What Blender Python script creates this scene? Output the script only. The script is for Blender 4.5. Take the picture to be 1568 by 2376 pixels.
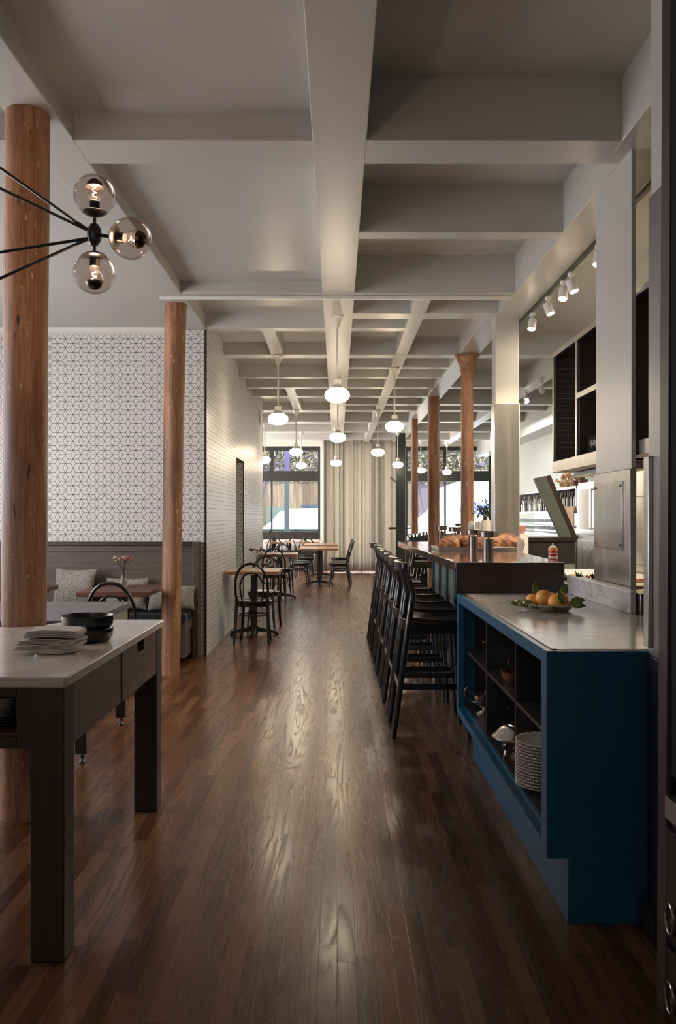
import bpy, bmesh, math, random
from mathutils import Vector, Matrix
random.seed(7)
PI = math.pi
for o in list(bpy.data.objects): bpy.data.objects.remove(o)
S = bpy.context.scene
COL = S.collection

# ------------------------------------------------------------------ camera
F = 2080.0; H = 1.36; VX = 782.0; VY = 1199.5      # focal length in px of a 1568x2376 frame, eye height, vanishing point
cam = bpy.data.cameras.new('camera'); camo = bpy.data.objects.new('camera', cam); COL.objects.link(camo)
camo.location = (0, 0, H); camo.rotation_euler = (PI/2, 0, 0)
cam.sensor_fit = 'VERTICAL'; cam.sensor_height = 36.0; cam.sensor_width = 36.0
cam.lens = F/2376*36; cam.shift_x = (784-VX)/2376; cam.shift_y = (VY-1188)/2376
cam.clip_start = .05; cam.clip_end = 200
S.camera = camo
# ------------------------------------------------------------------ view, sky, sun, daylight, fill lights
S.view_settings.view_transform = 'Standard'; S.view_settings.look = 'None'
S.view_settings.gamma = 1.0; S.view_settings.exposure = 0.78; S.view_settings.use_curve_mapping = False
w = bpy.data.worlds.new('sky'); S.world = w; w.use_nodes = True
bg = w.node_tree.nodes['Background']; bg.inputs[0].default_value = (.86, .93, 1, 1); bg.inputs[1].default_value = 5.5
def light(kind, name, loc, rot, energy, color, **kw):
    l = bpy.data.lights.new(name, kind); l.energy = energy; l.color = color
    for k, v in kw.items(): setattr(l, k, v)
    o = bpy.data.objects.new(name, l); COL.objects.link(o); o.location = loc; o.rotation_euler = rot
    return o
def aim(d): return Vector(d).to_track_quat('-Z', 'Y').to_euler()
light('SUN', 'sun', (0, 20, 12), aim((.35, .55, -1.0)), 4.5, (1, .95, .86), angle=.02)
# daylight through the street windows (just outside the panes, above the line of sight they are skylight)
def portal(name, loc, d, sx, sy):
    l = light('AREA', name, loc, aim(d), 1, (1, 1, 1), shape='RECTANGLE', size=sx, size_y=sy); l.data.cycles.is_portal = True
portal('portal_a', (-2.3, 23.35, 2.05), (0, -1, 0), 3.8, 2.3)
portal('portal_b', (2.85, 23.35, 2.05), (0, -1, 0), 2.3, 2.3)
# daylight of the windows behind the camera and of the side windows left of the frame
light('AREA', 'window_light_rear', (-1.6, -2.85, 2.2), aim((0.12, 1, .22)), 18, (1, .93, .88), shape='RECTANGLE', size=4.2, size_y=2.0)
light('AREA', 'window_light_left', (-4.4, 5.4, 1.8), aim((1, 0.05, -.0)), 104, (.98, .965, .98), shape='RECTANGLE', size=4.0, size_y=1.9)
light('AREA', 'kitchen_fill', (2.75, 7.6, 3.1), aim((0, 0, -1)), 110, (1, .84, .62), shape='RECTANGLE', size=1.2, size_y=2.6)  # added fill light without a fixture, brightens the kitchen side
light('AREA', 'front_side_fill', (-3.85, 19.2, 1.75), aim((1, -.12, .05)), 360, (1, .96, .89), shape='RECTANGLE', size=5.5, size_y=2.2)  # unseen fill light added behind the tiled wall, brightens the far room
light('AREA', 'curtain_fill', (.6, 22.75, 1.7), aim((0, -1, 0)), 170, (1, .98, .95), shape='RECTANGLE', size=1.7, size_y=2.8)  # fill light added out of sight behind the curtain, makes the cloth glow
light('AREA', 'back_bar_fill', (3.1, 15.0, 3.1), aim((0, 0, -1)), 34, (1, .96, .9), shape='RECTANGLE', size=.7, size_y=5)  # fill light added over the back bar, no lamp hangs there

# ------------------------------------------------------------------ materials
def new_mat(name):
    m = bpy.data.materials.new(name); m.use_nodes = True
    nt = m.node_tree; return m, nt, nt.nodes['Principled BSDF']
def link(nt, a, b): nt.links.new(a, b)
def math_n(nt, op, a, b=None, clamp=False):
    n = nt.nodes.new('ShaderNodeMath'); n.operation = op; n.use_clamp = clamp
    for i, v in enumerate((a, b)):
        if v is None: continue
        if isinstance(v, (int, float)): n.inputs[i].default_value = v
        else: link(nt, v, n.inputs[i])
    return n.outputs[0]
def coords(nt, scale=(1, 1, 1), rot=(0, 0, 0)):
    tc = nt.nodes.new('ShaderNodeTexCoord'); mp = nt.nodes.new('ShaderNodeMapping')
    mp.inputs['Scale'].default_value = scale; mp.inputs['Rotation'].default_value = rot
    link(nt, tc.outputs['Object'], mp.inputs['Vector']); return mp.outputs[0]
def noise(nt, vec, scale, detail=4, rough=.55, dist=0):
    n = nt.nodes.new('ShaderNodeTexNoise'); n.inputs['Scale'].default_value = scale; n.inputs['Detail'].default_value = detail
    n.inputs['Roughness'].default_value = rough; n.inputs['Distortion'].default_value = dist
    link(nt, vec, n.inputs['Vector']); return n.outputs[0]
def ramp(nt, fac, stops):
    r = nt.nodes.new('ShaderNodeValToRGB'); cr = r.color_ramp
    while len(cr.elements) < len(stops): cr.elements.new(.5)
    for e, (p, c) in zip(cr.elements, stops): e.position = p; e.color = (*c, 1)
    link(nt, fac, r.inputs[0]); return r.outputs[0]
def mixc(nt, fac, a, b, mode='MIX'):
    n = nt.nodes.new('ShaderNodeMix'); n.data_type = 'RGBA'; n.blend_type = mode
    for i, v in ((0, fac), (6, a), (7, b)):
        if isinstance(v, (int, float)): n.inputs[i].default_value = v
        elif isinstance(v, tuple): n.inputs[i].default_value = (*v, 1)
        else: link(nt, v, n.inputs[i])
    return n.outputs[2]
def bump(nt, p, h, strength=.2, dist=.01):
    b = nt.nodes.new('ShaderNodeBump'); b.inputs['Strength'].default_value = strength; b.inputs['Distance'].default_value = dist
    link(nt, h, b.inputs['Height']); link(nt, b.outputs[0], p.inputs['Normal'])
def plain(name, col, rough=.5, metal=0, var=.12, vs=9, bmp=0, bs=40, spec=.5, coat=0):
    m, nt, p = new_mat(name); v = coords(nt)
    n = noise(nt, v, vs, 3)
    c = mixc(nt, n, tuple(x*(1-var) for x in col), tuple(min(1, x*(1+var)) for x in col)); link(nt, c, p.inputs['Base Color'])
    p.inputs['Roughness'].default_value = rough; p.inputs['Metallic'].default_value = metal; p.inputs['Specular IOR Level'].default_value = spec
    p.inputs['Coat Weight'].default_value = coat; p.inputs['Coat Roughness'].default_value = .15
    if bmp: bump(nt, p, noise(nt, v, bs, 4), bmp, .003)
    return m
def wood(name, stops, axis='z', scale=9, stretch=.07, rough=.45, bmp=.15, chips=0, coat=0):
    m, nt, p = new_mat(name)
    sc = {'x': (stretch, 1, 1), 'y': (1, stretch, 1), 'z': (1, 1, stretch)}[axis]
    v = coords(nt, sc); n = noise(nt, v, scale, 8, .62, .6)
    c = ramp(nt, n, stops)
    fine = noise(nt, v, scale*9, 4, .6, .2)
    c = mixc(nt, .55, c, ramp(nt, fine, [(.35, (.42, .38, .36)), (.60, (1.08, 1.06, 1.04))]), 'MULTIPLY')
    if chips:
        ch = noise(nt, coords(nt, (1, 1, .4)), 52, 2, .5)
        c = mixc(nt, ramp(nt, ch, [(.70, (0, 0, 0)), (.712, (1, 1, 1))]), c, (.6, .5, .38))
        blot = noise(nt, coords(nt, (1, 1, .25)), 3.2, 4, .6, .4)
        c = mixc(nt, .7, c, ramp(nt, blot, [(.38, (.42, .36, .34)), (.6, (1.1, 1.05, 1))]), 'MULTIPLY')
        dk = noise(nt, coords(nt, (1, 1, .16)), 38, 3, .6)
        c = mixc(nt, ramp(nt, dk, [(.66, (0, 0, 0)), (.72, (1, 1, 1))]), c, (.035, .02, .014))
    link(nt, c, p.inputs['Base Color']); p.inputs['Roughness'].default_value = rough
    p.inputs['Coat Weight'].default_value = coat; p.inputs['Coat Roughness'].default_value = .12
    bump(nt, p, fine, bmp, .003)
    return m
def steel(name, col=(.55, .54, .52), rough=.32, axis=(1, 1, .05)):
    m, nt, p = new_mat(name); v = coords(nt, axis)
    n = noise(nt, v, 14, 5, .6, .3); big = noise(nt, coords(nt), 2.2, 4, .6, .8)
    link(nt, mixc(nt, big, tuple(x*.72 for x in col), tuple(min(1, x*1.2) for x in col)), p.inputs['Base Color'])
    p.inputs['Metallic'].default_value = 1
    link(nt, math_n(nt, 'ADD', math_n(nt, 'MULTIPLY', n, .25), rough-.12), p.inputs['Roughness'])
    bump(nt, p, noise(nt, v, 60, 3), .05, .002)
    return m
def glass(name, col=(1, 1, 1), rough=0.0, thin=True, tint=.9, ior=1.45):
    m, nt, p = new_mat(name)
    if thin:
        nt.nodes.remove(p); out = nt.nodes['Material Output']
        tr = nt.nodes.new('ShaderNodeBsdfTransparent'); tr.inputs[0].default_value = (*[c*tint for c in col], 1)
        gl = nt.nodes.new('ShaderNodeBsdfGlossy'); gl.inputs['Roughness'].default_value = .03
        fr = nt.nodes.new('ShaderNodeLayerWeight'); fr.inputs[0].default_value = (ior-1)*.22
        mx = nt.nodes.new('ShaderNodeMixShader'); link(nt, math_n(nt, 'MULTIPLY', fr.outputs[0], .45), mx.inputs[0]); link(nt, tr.outputs[0], mx.inputs[1]); link(nt, gl.outputs[0], mx.inputs[2])
        link(nt, mx.outputs[0], out.inputs[0])
    else:
        p.inputs['Base Color'].default_value = (*col, 1); p.inputs['Transmission Weight'].default_value = 1; p.inputs['Roughness'].default_value = rough; p.inputs['IOR'].default_value = ior
    return m
def emit(name, col, strength):
    m, nt, p = new_mat(name); p.inputs['Base Color'].default_value = (*col, 1)
    p.inputs['Emission Color'].default_value = (*col, 1); p.inputs['Emission Strength'].default_value = strength
    p.inputs['Roughness'].default_value = .2
    return m

def tile_mat(name):
    m, nt, p = new_mat(name)
    L = .0871; C = .0765
    tc = nt.nodes.new('ShaderNodeTexCoord'); sp = nt.nodes.new('ShaderNodeSeparateXYZ'); link(nt, tc.outputs['Object'], sp.inputs[0])
    u = math_n(nt, 'ADD', sp.outputs[0], sp.outputs[1]); u = math_n(nt, 'SUBTRACT', u, -1.28+8.77-60*C)   # star column on the corner
    v = math_n(nt, 'SUBTRACT', sp.outputs[2], 1.36-30*L)
    def near(du, dv):
        a = math_n(nt, 'SUBTRACT', math_n(nt, 'MODULO', math_n(nt, 'ADD', u, du+C), 2*C), C)
        b = math_n(nt, 'SUBTRACT', math_n(nt, 'MODULO', math_n(nt, 'ADD', v, dv+L/2), L), L/2)
        return a, b
    a1, b1 = near(0, 0); a2, b2 = near(C, L/2)
    def r2(a, b): return math_n(nt, 'ADD', math_n(nt, 'MULTIPLY', a, a), math_n(nt, 'MULTIPLY', b, b))
    sel = math_n(nt, 'LESS_THAN', r2(a1, b1), r2(a2, b2))
    def pick(x, y): return math_n(nt, 'ADD', math_n(nt, 'MULTIPLY', sel, x), math_n(nt, 'MULTIPLY', math_n(nt, 'SUBTRACT', 1, sel), y))
    a = pick(a1, a2); b = pick(b1, b2)
    d0 = math_n(nt, 'ABSOLUTE', b)
    s3, c3 = math.sin(PI/3), math.cos(PI/3)
    d1 = math_n(nt, 'ABSOLUTE', math_n(nt, 'SUBTRACT', math_n(nt, 'MULTIPLY', a, s3), math_n(nt, 'MULTIPLY', b, c3)))
    d2 = math_n(nt, 'ABSOLUTE', math_n(nt, 'ADD', math_n(nt, 'MULTIPLY', a, s3), math_n(nt, 'MULTIPLY', b, c3)))
    # the tile shape follows the stretched lattice only approximately, grout lines hide it
    d = math_n(nt, 'MINIMUM', math_n(nt, 'MINIMUM', d0, d1), d2)
    g = math_n(nt, 'DIVIDE', math_n(nt, 'SUBTRACT', d, .0015), .0010, True)
    tn = noise(nt, tc.outputs['Object'], 5, 3)
    tcol = mixc(nt, tn, (.58, .565, .56), (.70, .68, .675))
    link(nt, mixc(nt, g, (.022, .02, .02), tcol), p.inputs['Base Color'])
    link(nt, math_n(nt, 'ADD', math_n(nt, 'MULTIPLY', math_n(nt, 'SUBTRACT', 1, g), .4), .34), p.inputs['Roughness'])
    cush = math_n(nt, 'DIVIDE', math_n(nt, 'SUBTRACT', d, .0008), .004, True)
    hh = math_n(nt, 'ADD', cush, math_n(nt, 'MULTIPLY', noise(nt, tc.outputs['Object'], 13, 2), .8))
    bump(nt, p, hh, .2, .0015)
    return m

def floor_mat():
    m, nt, p = new_mat('dark_oak_floor')
    tc = nt.nodes.new('ShaderNodeTexCoord'); sp = nt.nodes.new('ShaderNodeSeparateXYZ'); link(nt, tc.outputs['Object'], sp.inputs[0])
    RW, PL = .0575, .92
    xr = math_n(nt, 'DIVIDE', sp.outputs[0], RW); row = math_n(nt, 'FLOOR', xr); fx = math_n(nt, 'FRACT', xr)
    def white(a_, b_=None):
        c_ = nt.nodes.new('ShaderNodeCombineXYZ'); link(nt, a_, c_.inputs[0])
        if b_ is not None: link(nt, b_, c_.inputs[1])
        wn = nt.nodes.new('ShaderNodeTexWhiteNoise'); wn.noise_dimensions = '2D'; link(nt, c_.outputs[0], wn.inputs['Vector']); return wn.outputs[0]
    yr = math_n(nt, 'ADD', math_n(nt, 'DIVIDE', sp.outputs[1], PL), math_n(nt, 'MULTIPLY', white(row), 7)); seg = math_n(nt, 'FLOOR', yr); fy = math_n(nt, 'FRACT', yr)
    ident = white(row, seg)
    ex = math_n(nt, 'MULTIPLY', math_n(nt, 'MINIMUM', fx, math_n(nt, 'SUBTRACT', 1, fx)), RW); ey = math_n(nt, 'MULTIPLY', math_n(nt, 'MINIMUM', fy, math_n(nt, 'SUBTRACT', 1, fy)), PL)
    gap = math_n(nt, 'SUBTRACT', 1, math_n(nt, 'DIVIDE', math_n(nt, 'MINIMUM', ex, ey), .0009, True))
    class br: outputs = {'Color': ident, 'Fac': gap}
    # grain, shifted from board to board
    off = nt.nodes.new('ShaderNodeVectorMath'); off.operation = 'MULTIPLY_ADD'; link(nt, ident, off.inputs[0]); off.inputs[1].default_value = (17, 9, 5)
    sc = nt.nodes.new('ShaderNodeMapping'); sc.inputs['Scale'].default_value = (1, .055, 1); link(nt, tc.outputs['Object'], sc.inputs[0]); link(nt, sc.outputs[0], off.inputs[2])
    g = noise(nt, off.outputs[0], 11, 2, .45, .8)
    rings = math_n(nt, 'ABSOLUTE', math_n(nt, 'SINE', math_n(nt, 'MULTIPLY', g, 26)))
    fine = noise(nt, off.outputs[0], 170, 3, .6)
    c = ramp(nt, br.outputs['Color'], [(0, (.068, .027, .011)), (.3, (.098, .041, .017)), (.7, (.138, .060, .026)), (1, (.18, .083, .037))])
    c = mixc(nt, .75, c, ramp(nt, rings, [(0, (.40, .36, .34)), (.3, (1, 1, 1))]), 'MULTIPLY')
    c = mixc(nt, .5, c, ramp(nt, fine, [(.35, (.5, .5, .5)), (.6, (1.15, 1.1, 1.05))]), 'MULTIPLY')
    c = mixc(nt, math_n(nt, 'MULTIPLY', gap, .7), c, (.008, .004, .003))
    link(nt, c, p.inputs['Base Color'])
    link(nt, math_n(nt, 'ADD', math_n(nt, 'MULTIPLY', fine, .10), math_n(nt, 'SUBTRACT', .25, math_n(nt, 'MULTIPLY', rings, .10))), p.inputs['Roughness'])
    p.inputs['Specular IOR Level'].default_value = .3
    hh = math_n(nt, 'ADD', math_n(nt, 'MULTIPLY', rings, .15), math_n(nt, 'SUBTRACT', 0, math_n(nt, 'MULTIPLY', br.outputs['Fac'], 1.4)))
    hh = math_n(nt, 'ADD', hh, math_n(nt, 'MULTIPLY', noise(nt, tc.outputs['Object'], 1.3, 1), 1.5))
    bump(nt, p, hh, .11, .003)
    return m
def marble(name, c1, c2, vein, sc=3, rough=.14):
    m, nt, p = new_mat(name); v = coords(nt, (1, .45, 1))
    n = noise(nt, v, sc, 7, .62, 1.8); n2 = noise(nt, v, sc*7, 6, .65, 1)
    c = mixc(nt, n, c1, c2)
    vm = ramp(nt, n, [(.46, (0, 0, 0)), (.5, (.55, .55, .55)), (.54, (0, 0, 0))])
    c = mixc(nt, vm, c, vein); c = mixc(nt, ramp(nt, n2, [(.56, (0, 0, 0)), (.72, (.6, .6, .6))]), c, vein)
    link(nt, c, p.inputs['Base Color']); p.inputs['Roughness'].default_value = rough
    bump(nt, p, n2, .04, .002)
    return m
M = {}
M['paint'] = plain('greige_ceiling_paint', (.475, .465, .445), .36, var=.05, vs=1.5, bmp=.06, bs=9)
M['paint_wall'] = plain('pale_wall_paint', (.62, .60, .56), .5, var=.05, vs=2, bmp=.05, bs=12)
M['kitchen_wall'] = plain('grey_green_wall_paint', (.42, .45, .42), .5, var=.04, vs=2)
M['white_trim'] = plain('white_trim_paint', (.72, .71, .69), .4, var=.03)
M['tile'] = tile_mat('rhombus_tile')
M['floor'] = floor_mat()
M['post'] = wood('reddish_weathered_log', [(.3, (.17, .07, .033)), (.5, (.38, .185, .098)), (.68, (.52, .30, .18))], 'z', 11, .06, .55, .5, chips=1)
M['dark_wood'] = wood('dark_stained_oak', [(.3, (.008, .006, .006)), (.6, (.020, .014, .013)), (.8, (.034, .024, .02))], 'z', 9, .05, .42, .3)
M['brown_wood'] = wood('brown_stained_oak', [(.3, (.06, .038, .026)), (.6, (.12, .078, .055)), (.8, (.16, .108, .078))], 'y', 9, .05, .42, .3)
M['bench'] = wood('grey_brown_bench_oak', [(.3, (.06, .043, .037)), (.6, (.105, .077, .066)), (.8, (.13, .096, .082))], 'x', 6, .06, .45, .15)
M['bar_top'] = wood('walnut_bar_top', [(.3, (.028, .012, .009)), (.6, (.065, .03, .02)), (.8, (.10, .048, .032))], 'y', 7, .05, .1, .03, coat=.5)
M['bar_end'] = wood('dark_walnut_panel', [(.3, (.018, .009, .008)), (.6, (.035, .018, .015)), (.8, (.05, .025, .02))], 'z', 7, .06, .3, .08)
M['table_wood'] = wood('oak_table_top', [(.3, (.30, .16, .08)), (.6, (.46, .27, .15)), (.8, (.56, .35, .20))], 'x', 7, .06, .3, .08)
M['table_red'] = wood('mahogany_table_top', [(.3, (.09, .034, .022)), (.6, (.15, .06, .04)), (.8, (.19, .08, .052))], 'x', 7, .06, .3, .08)
M['black'] = plain('black_lacquer', (.008, .008, .009), .2, var=.2, bmp=.02, spec=.6)
M['black_metal'] = plain('black_painted_metal', (.012, .012, .013), .35, var=.1)
M['black_frame'] = plain('charcoal_window_frame', (.016, .017, .018), .45, var=.1)
M['blue'] = plain('petrol_blue_paint', (.006, .075, .150), .34, var=.12, vs=5, bmp=.05, bs=60)
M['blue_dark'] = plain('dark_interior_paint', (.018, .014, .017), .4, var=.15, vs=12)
M['navy'] = plain('navy_wall_paint', (.010, .014, .028), .4, var=.1)
M['green_panel'] = plain('grey_green_panel_paint', (.22, .25, .18), .35, var=.1, vs=4)
M['marble'] = marble('white_marble', (.47, .41, .36), (.68, .615, .55), (.42, .38, .35), 2.2, .18)
def counter_marble():
    m, nt, p = new_mat('warm_counter_marble'); v = coords(nt, (.35, 1, 1))
    big = noise(nt, coords(nt, (.6, 1, 1)), 4, 5, .6, .8); d = noise(nt, v, 42, 4, .65, .3)
    c = mixc(nt, big, (.50, .465, .42), (.70, .66, .60)); c = mixc(nt, ramp(nt, d, [(.54, (0, 0, 0)), (.7, (.75, .75, .75))]), c, (.20, .18, .165))
    link(nt, c, p.inputs['Base Color']); p.inputs['Roughness'].default_value = .15; bump(nt, p, d, .03, .001); return m
M['marble_counter'] = counter_marble()
M['marble_grey'] = marble('grey_marble', (.42, .41, .42), (.56, .55, .56), (.25, .24, .26), 4, .25)
M['marble_edge'] = marble('greenish_marble_edge', (.32, .33, .29), (.46, .46, .41), (.2, .2, .18), 6, .4)
M['slate'] = plain('slate_grey_top', (.075, .072, .08), .35, var=.15, vs=6)
M['steel'] = steel('brushed_steel', (.56, .55, .535), .34)
M['steel_shiny'] = steel('polished_steel', (.7, .69, .67), .2)
M['steel_dark'] = steel('dark_steel', (.20, .20, .205), .3)
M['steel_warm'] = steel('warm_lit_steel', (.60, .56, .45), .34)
M['bronze'] = steel('bronze_metal', (.15, .125, .115), .3)
M['silver'] = steel('tarnished_silver', (.62, .57, .52), .2, (1, 1, 1))
M['copper'] = steel('copper', (.62, .34, .22), .22, (1, 1, 1))
M['white_lamp'] = plain('cream_lamp_metal', (.66, .63, .58), .35, var=.03)
M['globe'] = emit('opal_lamp_glass', (1, .83, .60), 24.0)
M['spot'] = emit('spot_lamp_face', (1, .86, .62), 60.0)
M['filament'] = emit('lamp_filament', (1, .62, .3), 25.0)
M['smoke_glass'] = glass('smoked_globe_glass', (.86, .80, .76), tint=.96, ior=1.5)
M['bulb_glass'] = glass('clear_bulb_glass', (1, .95, .9), tint=.93, ior=1.5)
M['pane'] = glass('window_pane_glass', (.97, 1, .99), tint=.97)
M['clear'] = glass('clear_drinking_glass', (.94, .96, .96), tint=.97, ior=1.6)
M['bottle_dark'] = plain('dark_bottle_glass', (.015, .02, .014), .08, var=.1)
M['bottle_pale'] = plain('pale_bottle_glass', (.45, .46, .42), .1, var=.1)
M['linen'] = plain('grey_linen', (.46, .41, .39), .9, var=.1, vs=30, bmp=.3, bs=200)
M['ceramic_w'] = plain('cream_ceramic', (.62, .56, .48), .3, var=.04)
M['ceramic_p'] = plain('pinkish_white_ceramic', (.62, .55, .52), .22, var=.04)
M['ceramic_b'] = plain('dark_glazed_ceramic', (.012, .016, .016), .25, var=.15)
M['leather'] = plain('black_teal_leather', (.014, .022, .026), .32, var=.15, bmp=.15, bs=60)
M['matte_black'] = plain('matte_black_finish', (.006, .006, .008), .85, var=.1, spec=.2)
M['steel_cool'] = steel('cool_grey_steel', (.33, .32, .335), .36)
M['flap_green'] = plain('worn_green_grey_metal', (.10, .12, .10), .3, var=.35, vs=5)
M['steel_mid'] = steel('aged_steel', (.30, .27, .24), .3)
M['terracotta'] = plain('maroon_pot', (.10, .02, .02), .4)
M['root'] = plain('pale_ginger_root', (.45, .27, .14), .7, var=.25, vs=30, bmp=.4)
M['leaf'] = plain('glossy_green_leaf', (.12, .20, .035), .35, var=.5, vs=30)
M['leaf_dark'] = plain('dusty_green_foliage', (.05, .07, .035), .6, var=.4, vs=40)
M['twig'] = plain('dry_twig', (.07, .045, .035), .7, var=.3)
M['petal_p'] = plain('dusty_pink_petal', (.50, .24, .20), .7, var=.35, vs=60)
M['petal_o'] = plain('orange_petal', (.62, .18, .07), .7, var=.2, vs=60)
M['petal_c'] = plain('cream_petal', (.65, .50, .33), .7, var=.2, vs=60)
M['pink'] = plain('pink_ceramic', (.52, .24, .2), .4)
M['white'] = plain('white_plastic', (.7, .7, .68), .4, var=.03)
M['maroon'] = plain('maroon_brown_paint', (.042, .030, .031), .4, var=.1)
M['paper'] = plain('brown_paper', (.50, .36, .24), .8, var=.2)
def orange_mat():
    m, nt, p = new_mat('orange_peel'); v = coords(nt)
    link(nt, mixc(nt, noise(nt, v, 10, 3), (.80, .33, .05), (.90, .46, .11)), p.inputs['Base Color']); p.inputs['Roughness'].default_value = .38
    bump(nt, p, noise(nt, v, 260, 2), .5, .002); return m
M['orange'] = orange_mat()
def bread_mat():
    m, nt, p = new_mat('bread_crust'); v = coords(nt)
    c = ramp(nt, noise(nt, v, 26, 6, .68, .5), [(.32, (.055, .016, .005)), (.5, (.20, .065, .018)), (.62, (.36, .15, .045)), (.75, (.62, .40, .20))])
    link(nt, c, p.inputs['Base Color']); p.inputs['Roughness'].default_value = .6
    bump(nt, p, noise(nt, v, 90, 5, .7), .9, .008); return m
M['bread'] = bread_mat()
def speckle_mat():
    m, nt, p = new_mat('speckled_cushion_fabric'); v = coords(nt)
    c = ramp(nt, noise(nt, v, 260, 3, .7), [(.42, (.04, .037, .035)), (.5, (.22, .2, .18)), (.6, (.55, .5, .44))])
    link(nt, c, p.inputs['Base Color']); p.inputs['Roughness'].default_value = .95; bump(nt, p, noise(nt, v, 200, 2), .3, .003); return m
M['speckle'] = speckle_mat()
def curtain_mat():
    m, nt, p = new_mat('beige_linen_curtain'); out = nt.nodes['Material Output']
    v = coords(nt, (1, 1, 1)); n = ramp(nt, noise(nt, v, 95, 4, .7), [(.25, (0, 0, 0)), (.75, (1, 1, 1))])
    c = mixc(nt, n, (.19, .175, .15), (.52, .485, .43)); link(nt, c, p.inputs['Base Color']); p.inputs['Roughness'].default_value = .95
    tl = nt.nodes.new('ShaderNodeBsdfTranslucent'); link(nt, mixc(nt, n, (.18, .165, .14), (.60, .555, .48)), tl.inputs[0])
    mx = nt.nodes.new('ShaderNodeMixShader'); mx.inputs[0].default_value = .5
    link(nt, p.outputs[0], mx.inputs[1]); link(nt, tl.outputs[0], mx.inputs[2]); link(nt, mx.outputs[0], out.inputs[0]); return m
M['curtain'] = curtain_mat()
M['siding'] = wood('old_wooden_siding', [(.3, (.05, .03, .02)), (.5, (.13, .085, .055)), (.7, (.24, .19, .14))], 'z', 2.2, .05, .8, .2)
M['lavender'] = plain('lavender_facade_paint', (.11, .08, .105), .8, var=.15, vs=1)
M['purple'] = plain('purple_pole_paint', (.07, .055, .14), .6, var=.1)
M['grey_blue'] = plain('grey_blue_pole_paint', (.055, .07, .08), .6, var=.3, vs=6)
M['ochre'] = plain('ochre_trim_paint', (.55, .30, .12), .7)
M['mural'] = plain('dark_blue_mural', (.03, .045, .07), .7, var=.9, vs=2)
M['green_door'] = plain('grey_green_shutter', (.08, .10, .09), .7, var=.2, vs=2)
M['car_white'] = plain('white_car_paint', (.82, .82, .82), .25, var=.02)
M['tyre'] = plain('black_tyre', (.015, .015, .015), .8)
M['car_glass'] = plain('dark_car_glass', (.06, .08, .09), .08)
M['letter_blue'] = plain('blue_lettering', (.06, .10, .45), .4, var=.02)
M['asphalt'] = plain('street_asphalt', (.16, .16, .16), .9, var=.2, vs=4)
M['concrete'] = plain('sidewalk_concrete', (.38, .37, .35), .9, var=.12, vs=3)
M['tree_leaf'] = plain('sunlit_tree_leaves', (.16, .145, .09), .7, var=.7, vs=3)
M['bark'] = plain('purple_grey_bark', (.14, .11, .13), .85, var=.3, vs=8, bmp=.4)
M['orange_can'] = plain('orange_can_paint', (.80, .32, .03), .3)
M['red_can'] = plain('red_label_print', (.55, .01, .02), .35, var=.02)
M['letter_white'] = plain('white_lettering', (.85, .85, .85), .4, var=.01)
M['letter_grey'] = plain('grey_lettering', (.35, .35, .36), .4, var=.01)
M['food'] = plain('orange_brown_food', (.42, .17, .04), .5, var=.5, vs=30, bmp=.5)
M['board'] = wood('pale_cutting_board', [(.3, (.4, .27, .16)), (.6, (.55, .40, .26)), (.8, (.62, .47, .32))], 'x', 5, .1, .5, .05)

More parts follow.
